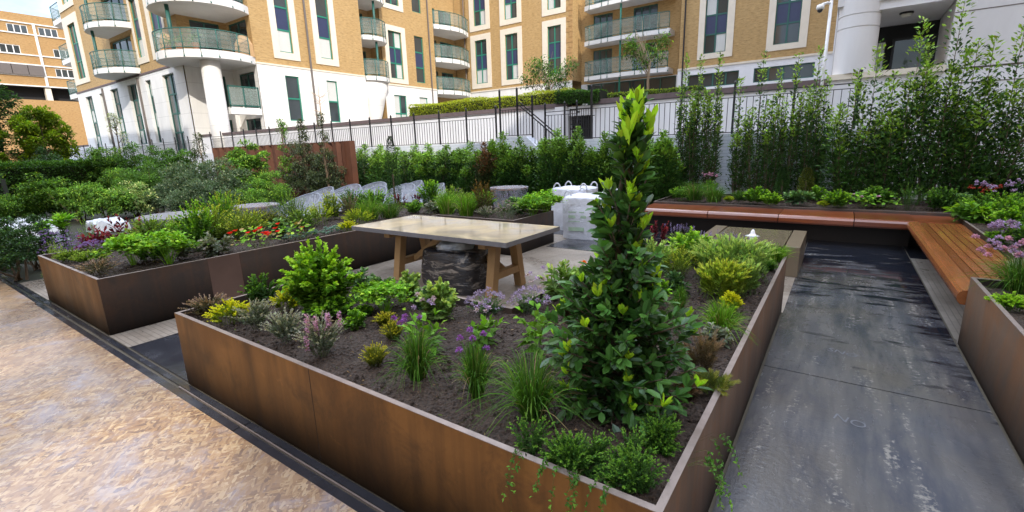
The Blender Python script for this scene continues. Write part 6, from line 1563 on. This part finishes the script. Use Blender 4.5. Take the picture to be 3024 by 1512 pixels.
for i in range(30): F4.box(mb,-20.6 if i%2 else -20.35,-19.99,.002,.03,7.4+i*.42,7.4+i*.42+.36)
mb.build('quoins', M['brickf'], AB)
mb = MB(); mb.tube([(-31.75,38.3,2.8),(-31.75,38.3,TOP)],.06,8); mb.build('downpipe', M['pipe'], AB)
# --- recess with straight balconies
doors = [(-18.85,-17.1,z,z+2.2) for z in (7.5,10.3,13.1)]+[(-15.3,-13.3,z,z+2.2) for z in (7.5,10.3,13.1)]
mb = MB(); F5.wall(mb,-20.0,-10.9,7.0,TOP,doors); mb.box(-11.0,38.5,0,-10.98,40.2,TOP); mb.build('brick_wall', M['brick'], AB)
for a in doors: window(AB,F5,*a,-.1,3,'low',None,'green_dark')
mb = MB(); F5.wall(mb,-20.0,-10.9,0,7.0,[(-19.4,-11.6,3.8,6.95)],.2); mb.build('white_base', M['render'], AB)
window(AB,F5,-19.4,-11.6,3.8,6.95,-.15,6,'low',None,'green_dark')
for zz in (7.1,9.9,12.65):
    b = balcony(AB, [(-19.1,40.15),(-19.1,38.95)]+[(-18.6+6.6*t, 38.72-.32*math.sin(t*PI)) for t in np.linspace(0,1,12)]+[(-11.85,38.8)], [(-11.85,40.15)], zz, zz+1.52, .36, 8)
mb = MB(); mb.tube([(-15.8,38.75,3),(-15.8,38.75,16)],.08,8); mb.build('balcony_post', M['green'], AB, True)
mb = MB(); mb.tube([(-20.,36.6,4.25),(-11.,36.6,4.25)],.03,6); mb.tube([(-20.,36.6,5.1),(-11.,36.6,5.1)],.03,6); [mb.tube([(-20+.9*i,36.6,2.86),(-20+.9*i,36.6,5.1)],.025,5) for i in range(11)]; mb.build('terrace_rail', M['black'], AB)
# --- right wing in shade
h8 = [(-9.23,-7.72,8.0,11.9),(-4.7,-3.2,8.0,11.9),(-9.23,-7.72,13.3,17.2),(-4.7,-3.2,13.3,17.2)]
mb = MB(); F6.wall(mb,-11.0,-1.2,7.15,TOP,h8); mb.build('brick_wall', M['brick'], AB)
for a in h8: window(AB,F6,*a,-.12,2,'tall',(a[0]-.42,a[1]+.47,a[2]-.38,a[3]+.5),'green_dark')
h9 = [(-10.25,-6.7,5.67,6.62),(-5.75,-2.13,5.67,6.62)]
mb = MB(); F6.wall(mb,-11.0,-1.2,0,7.02,h9,.2,.05); mb.build('white_base', M['render_plain'], AB)
mb = MB(); F6.box(mb,-11,-1.2,0,.12,7.02,7.15); mb.build('base_cornice', M['stone'], AB)
for a in h9: window(AB,F6,*a,-.12,4,'low',None,'green_dark')
mb = MB(); mb.tube([(-10.63,38.35,2.8),(-10.63,38.35,TOP)],.06,8); mb.build('downpipe', M['black'], AB)
mb = MB(); mb.box(-1.2,37.9,0,0,38.5,TOP); mb.build('pilaster', M['render_plain'], AB)
mb = MB(); mb.box(-54.3,38.6,0,-31.8,55,TOP-.2); mb.box(-31.7,40.5,0,0,55,TOP-.2); mb.box(-54.3,30.0,0,-33.4,38.6,TOP-.15); mb.box(-20,38.52,TOP-.4,-11,41,TOP-.2); mb.build('inner_block', M['brick'], AB)
# --- old brick building far left
OB = thing('brick_flats', 'older orange brick block of flats with pale floor bands at the far left', 'building', (-90,20,0))
FO = Face('x',-90.); sc_ = 90/70.; Zc = lambda z: 1.7+(z-1.7)*sc_
holes = []
for zz in (14.42,12.42,10.45):
    for u in (8.,13.2,15.5,18.5) if zz > 14 else ((8.6,12.3,16.3,19.) if zz > 12 else (9,12.6,16.1,19)): holes.append((u*sc_,(u+1.5)*sc_,Zc(zz),Zc(zz+.85)))
mb = MB(); FO.wall(mb,4,60,Zc(9.3),Zc(16.35),holes,.12); mb.build('brick_wall', M['brickf'], OB)
mb = MB(); FO.wall(mb,4,60,0,Zc(8.0),[]); mb.build('lower_wall', M['brickf'], OB)
mb = MB(); FO.box(mb,4,60,-1.6,-1.5,Zc(8.0),Zc(9.3)); FO.box(mb,4,60,-1.5,0,Zc(9.25),Zc(9.3)); mb.build('undercroft', M['dark'], OB)
for zz in (15.43,14.38,12.36,10.33,9.32,11.42): mb = MB(); FO.box(mb,4,60,.0,.12,Zc(zz),Zc(zz)+.14); mb.build('floor_band', M['slab'], OB)
for u in (4.,9.6,15.2,20.8,26.4): mb = MB(); FO.box(mb,u*sc_-.13,u*sc_+.13,.0,.15,Zc(9.4),Zc(15.5)); mb.build('downpipe', M['slab'], OB); mb = MB(); FO.box(mb,u*sc_-.3,u*sc_+.3,-.9,-.1,Zc(8),Zc(9.28)); mb.build('pillar', M['stone'], OB)
for i,a in enumerate(holes): window(OB,FO,*a,-.06,3,'low',None,'slab')
for i in range(3): mb = MB(); FO.box(mb,(11.6+1.2*i)*sc_,(12.75+1.2*i)*sc_,.05,.3,Zc(10.42),Zc(11.4)); mb.build('screen_panel', M['pipe'], OB)
mb = MB(); mb.box(-110,4,0,-91.8,60,Zc(16.2)); mb.build('inner_block', M['brickf'], OB)
# --- pale building on the right
WB = thing('pale_building', 'pale stone clad building with round column and shaded doorway at the right', 'building', (2,13.9,0))
F7 = Face('y',13.9)
mb = MB(); F7.wall(mb,1.6,9.,3.06,24,[]); mb.build('stone_cladding', M['render_panel'], WB)
mb = MB(); F7.wall(mb,-.45,9.,0,3.02,[]); mb.build('plinth_wall', M['render_plain'], WB)
mb = MB(); F7.box(mb,-.5,1.6,-.5,.06,3.02,3.14); mb.build('ledge', M['stone'], WB)
mb = MB(); 
for zz in (4.14,2.74,5.4,6.7): F7.box(mb,1.602,9.,.0,.004,zz,zz+.018)
F7.box(mb,1.66,1.672,.0,.004,0,2.74); mb.build('panel_joints', M['pipe'], WB)
mb = MB(); mb.lathe(-.01,14.2,[(.40,3.14),(.40,4.10),(.385,4.105),(.385,4.13),(.40,4.135),(.40,4.37),(.385,4.375),(.385,4.40),(.40,4.405),(.40,9)],72); mb.build('column', M['render_panel'], WB)
mb = MB(); mb.box(-.45,14.75,3.14,.0,15.2,24); mb.box(-.45,13.95,4.62,1.6,17.2,24); mb.build('upper_wall', M['render_panel'], WB)
mb = MB(); mb.box(.0,14.0,4.44,1.6,16.2,4.615); mb.build('soffit', M['render_plain'], WB)
mb = MB(); mb.box(-.2,16.2,3.0,1.7,16.3,4.62); mb.build('lobby_wall', M['dark'], WB)
mb = MB(); mb.box(.75,16.12,3.0,1.62,16.18,4.12); d_ = mb.build('door', M['black'], WB)
mb = MB(); mb.box(.80,16.10,3.05,1.40,16.115,4.05); mb.build('pane', M['glass'], d_)
mb = MB(); mb.box(.38,16.12,3.0,.62,16.18,4.10); w_ = mb.build('side_light', M['black'], WB); mb = MB(); mb.box(.40,16.10,3.05,.60,16.115,4.05); mb.build('pane', M['curtain'], w_)
mb = MB(); mb.lathe(.86,14.7,[(.13,4.438),(.13,4.41),(.105,4.40)],20); l_ = mb.build('ceiling_lamp', M['black'], WB); mb = MB(); mb.lathe(.86,14.7,[(.105,4.40),(.095,4.36),(.06,4.335),(.002,4.33)],20); mb.build('lamp_glass', M['lamp'], l_, True)
mb = MB(); mb.box(1.62,14.0,0,9.,38.2,23.9); mb.box(-.44,17.3,0,1.62,38.,23.9); mb.build('inner_block', M['render_panel'], WB)
# unseen blockers added outside the frame to shade the garden and the left wing
RB = MB(); FB = Face('x',11.5); FB.wall(RB,-60,13.5,0,18.5,[(-9.2,-7.75,10.6,11.75),(-10.6,-9.7,12.8,13.6),(-13.2,-12.7,14.6,15.0)],.12); o = RB.build('shade_blocker', M['brick'], origin=(20,-20,0)); tag(o,'unseen plate added right of the garden to shade it, pierced for sun patches','building')  # bare plate, openings cut to throw sun patches onto the strand board
RB = MB(); RB.box(-38,-12,0,-10,-1.5,22); o = RB.build('shade_blocker', M['brick'], origin=(-18,-6,0)); tag(o,'unseen block added behind and left of the photographer to shade the left wing','building')  # unseen block added to shade the base of the left wing

# ------------------------------------------------------------------ podium trees
def podium_tree(lab, X,Y,z0,H,Rr,pal,seed,bare=False,zc=.45):
    g = rgen(seed); t = thing('terrace_tree', lab, 'tree', (X,Y,z0)); tr = MB(); b = np.array((X,Y,z0)); mb = MB()
    tr.tube([b,b+np.array((-.03,0,H*.35)),b+np.array((.02,0,H*.6))],[.05,.04,.03],8)
    for q in range(13):
        a = g.uniform(0,6.28); s = b+np.array((0,0,H*g.uniform(zc-.1,.6))); hz = g.uniform(.6,1.); r = Rr*g.uniform(.4,1.)
        if bare and q < 6: a = PI+g.uniform(-.7,.7); hz = g.uniform(.85,1.)
        e = b+np.array((math.cos(a)*r, math.sin(a)*r, H*hz)); m_ = (s+e)/2+g.normal(size=3)*.05
        tr.tube([s,m_,e],[.02,.012,.004],5,False)
        for k_ in range(3): tr.tube([m_,e+g.normal(size=3)*Rr*.25],[.008,.003],4,False)
        if bare and q < 6: continue
        n = 150; P = e+rdir(g,n)*(g.uniform(.1,1,n)**.6*Rr*.42)[:,None]; P[:,2] -= .1
        leaves(mb,P,nrm(rdir(g,n)+np.array((0,0,-.2))),g.uniform(.08,.13,n),.045,pal_col(g,pal,np.clip((P[:,2]-e[2])/(Rr*.8)+.55,0,1),g.uniform(size=n)<.15),g)
    tr.build('trunk',M['palebark'],t,True); mb.build('crown',M['leaf'],t)
podium_tree('scraggly small tree with bare pale twigs in front of the straight balconies', -5.5,16.,2.9,2.35,.75,'choi',91,True)
podium_tree('bushy green small tree behind the yellow green hedge', -9.4,16.2,2.9,1.85,.85,'green',92,zc=.3)
bt_ = thing('bare_tree','leafless thin tree in front of the sunlit white wall','tree',(-27.5,18.6,2.8)); tr = MB(); g = rgen(93); b = np.array((-27.5,18.6,2.8)); tr.tube([b,b+np.array((0,0,1.2)),b+np.array((.05,0,3.0))],[.06,.045,.01],6)
for q in range(18):
    s = b+np.array((0,0,g.uniform(.7,2.4))); a = g.uniform(0,6.28); e = s+np.array((math.cos(a)*.8,math.sin(a)*.8,g.uniform(.3,.9))); tr.tube([s,(s+e)/2+np.array((0,0,-.05)),e],[.015,.01,.004],4,False)
tr.build('trunk',M['palebark'],bt_)

# ------------------------------------------------------------------ plant everything
for i,(k,X,Y,Z,H,Rr,lab,o) in enumerate(PLANTS): plant(i,k,X,Y,Z,H,Rr,lab,o)
for i,(k,X,Y,Z,H,Rr,lab,o) in enumerate(SHRUBS): plant(500+i,k,X,Y,Z,H,Rr,lab,o)
bay_tree()

# ------------------------------------------------------------------ light, sky, camera
SUN_AZ = np.array((.85,-.53)); EL = R(33)
sd = bpy.data.lights.new('sun','SUN'); sd.energy = 4.0; sd.angle = R(.53); sd.color = (1.,.93,.82)
so = bpy.data.objects.new('sun', sd); C.objects.link(so)
dirv = Vector((SUN_AZ[0]*math.cos(EL), SUN_AZ[1]*math.cos(EL), math.sin(EL)))
so.rotation_euler = dirv.to_track_quat('Z','Y').to_euler(); so.location = (30,-30,40)
w = bpy.data.worlds.new('World'); bpy.context.scene.world = w; w.use_nodes = True
nt = w.node_tree; nt.nodes.clear()
sky = nt.nodes.new('ShaderNodeTexSky'); sky.sky_type = 'NISHITA'; sky.sun_disc = False; sky.sun_elevation = EL
sky.sun_rotation = math.atan2(SUN_AZ[0], SUN_AZ[1]); sky.dust_density = 1.5; sky.ozone_density = 1.2
tc = nt.nodes.new('ShaderNodeTexCoord'); mp = nt.nodes.new('ShaderNodeMapping'); mp.inputs['Scale'].default_value = (1.,1.,2.6)
nz = nt.nodes.new('ShaderNodeTexNoise'); nz.inputs['Scale'].default_value = 2.2; nz.inputs['Detail'].default_value = 7; nz.inputs['Roughness'].default_value = .6
cr = nt.nodes.new('ShaderNodeValToRGB'); cr.color_ramp.elements[0].position = .38; cr.color_ramp.elements[1].position = .60
mx = nt.nodes.new('ShaderNodeMix'); mx.data_type = 'RGBA'; mx.inputs[7].default_value = (30.,33.,39.5,1)
bg = nt.nodes.new('ShaderNodeBackground'); bg.inputs['Strength'].default_value = .15
ou = nt.nodes.new('ShaderNodeOutputWorld'); L_ = nt.links.new
L_(tc.outputs['Generated'], mp.inputs['Vector']); L_(mp.outputs[0], nz.inputs['Vector']); L_(nz.outputs['Fac'], cr.inputs['Fac']); 
sx = nt.nodes.new('ShaderNodeSeparateXYZ'); L_(tc.outputs['Generated'], sx.inputs[0])
zr = nt.nodes.new('ShaderNodeMapRange'); L_(sx.outputs[2], zr.inputs[0]); zr.inputs[1].default_value = .22; zr.inputs[2].default_value = .62; zr.inputs[3].default_value = .16; zr.inputs[4].default_value = 1.
ml = nt.nodes.new('ShaderNodeMath'); ml.operation = 'MULTIPLY'; L_(cr.outputs['Color'], ml.inputs[0]); L_(zr.outputs[0], ml.inputs[1])
L_(ml.outputs[0], mx.inputs[0]); L_(sky.outputs[0], mx.inputs[6]); L_(mx.outputs[2], bg.inputs['Color']); L_(bg.outputs[0], ou.inputs['Surface'])
cam = bpy.data.cameras.new('camera'); co = bpy.data.objects.new('camera', cam); C.objects.link(co)
cam.sensor_width = 36; cam.sensor_fit = 'HORIZONTAL'; cam.lens = 36*1380.57/3024; cam.clip_start = .05; cam.clip_end = 2000
yaw, pitch, roll = -0.610964, -0.22775, -0.029541
fv = Vector((math.sin(yaw)*math.cos(pitch), math.cos(yaw)*math.cos(pitch), math.sin(pitch)))
rv = Vector((math.cos(yaw), -math.sin(yaw), 0)); uv = rv.cross(fv)
r2 = rv*math.cos(roll)+uv*math.sin(roll); u2 = -rv*math.sin(roll)+uv*math.cos(roll)
co.matrix_world = Matrix(((r2.x,u2.x,-fv.x,0),(r2.y,u2.y,-fv.y,0),(r2.z,u2.z,-fv.z,1.7),(0,0,0,1)))
S = bpy.context.scene; S.camera = co
S.view_settings.view_transform = 'Standard'; S.view_settings.look = 'None'; S.view_settings.exposure = 0
S.cycles.max_bounces = 8; S.cycles.transparent_max_bounces = 16; S.cycles.use_denoising = True; S.cycles.sample_clamp_indirect = 6
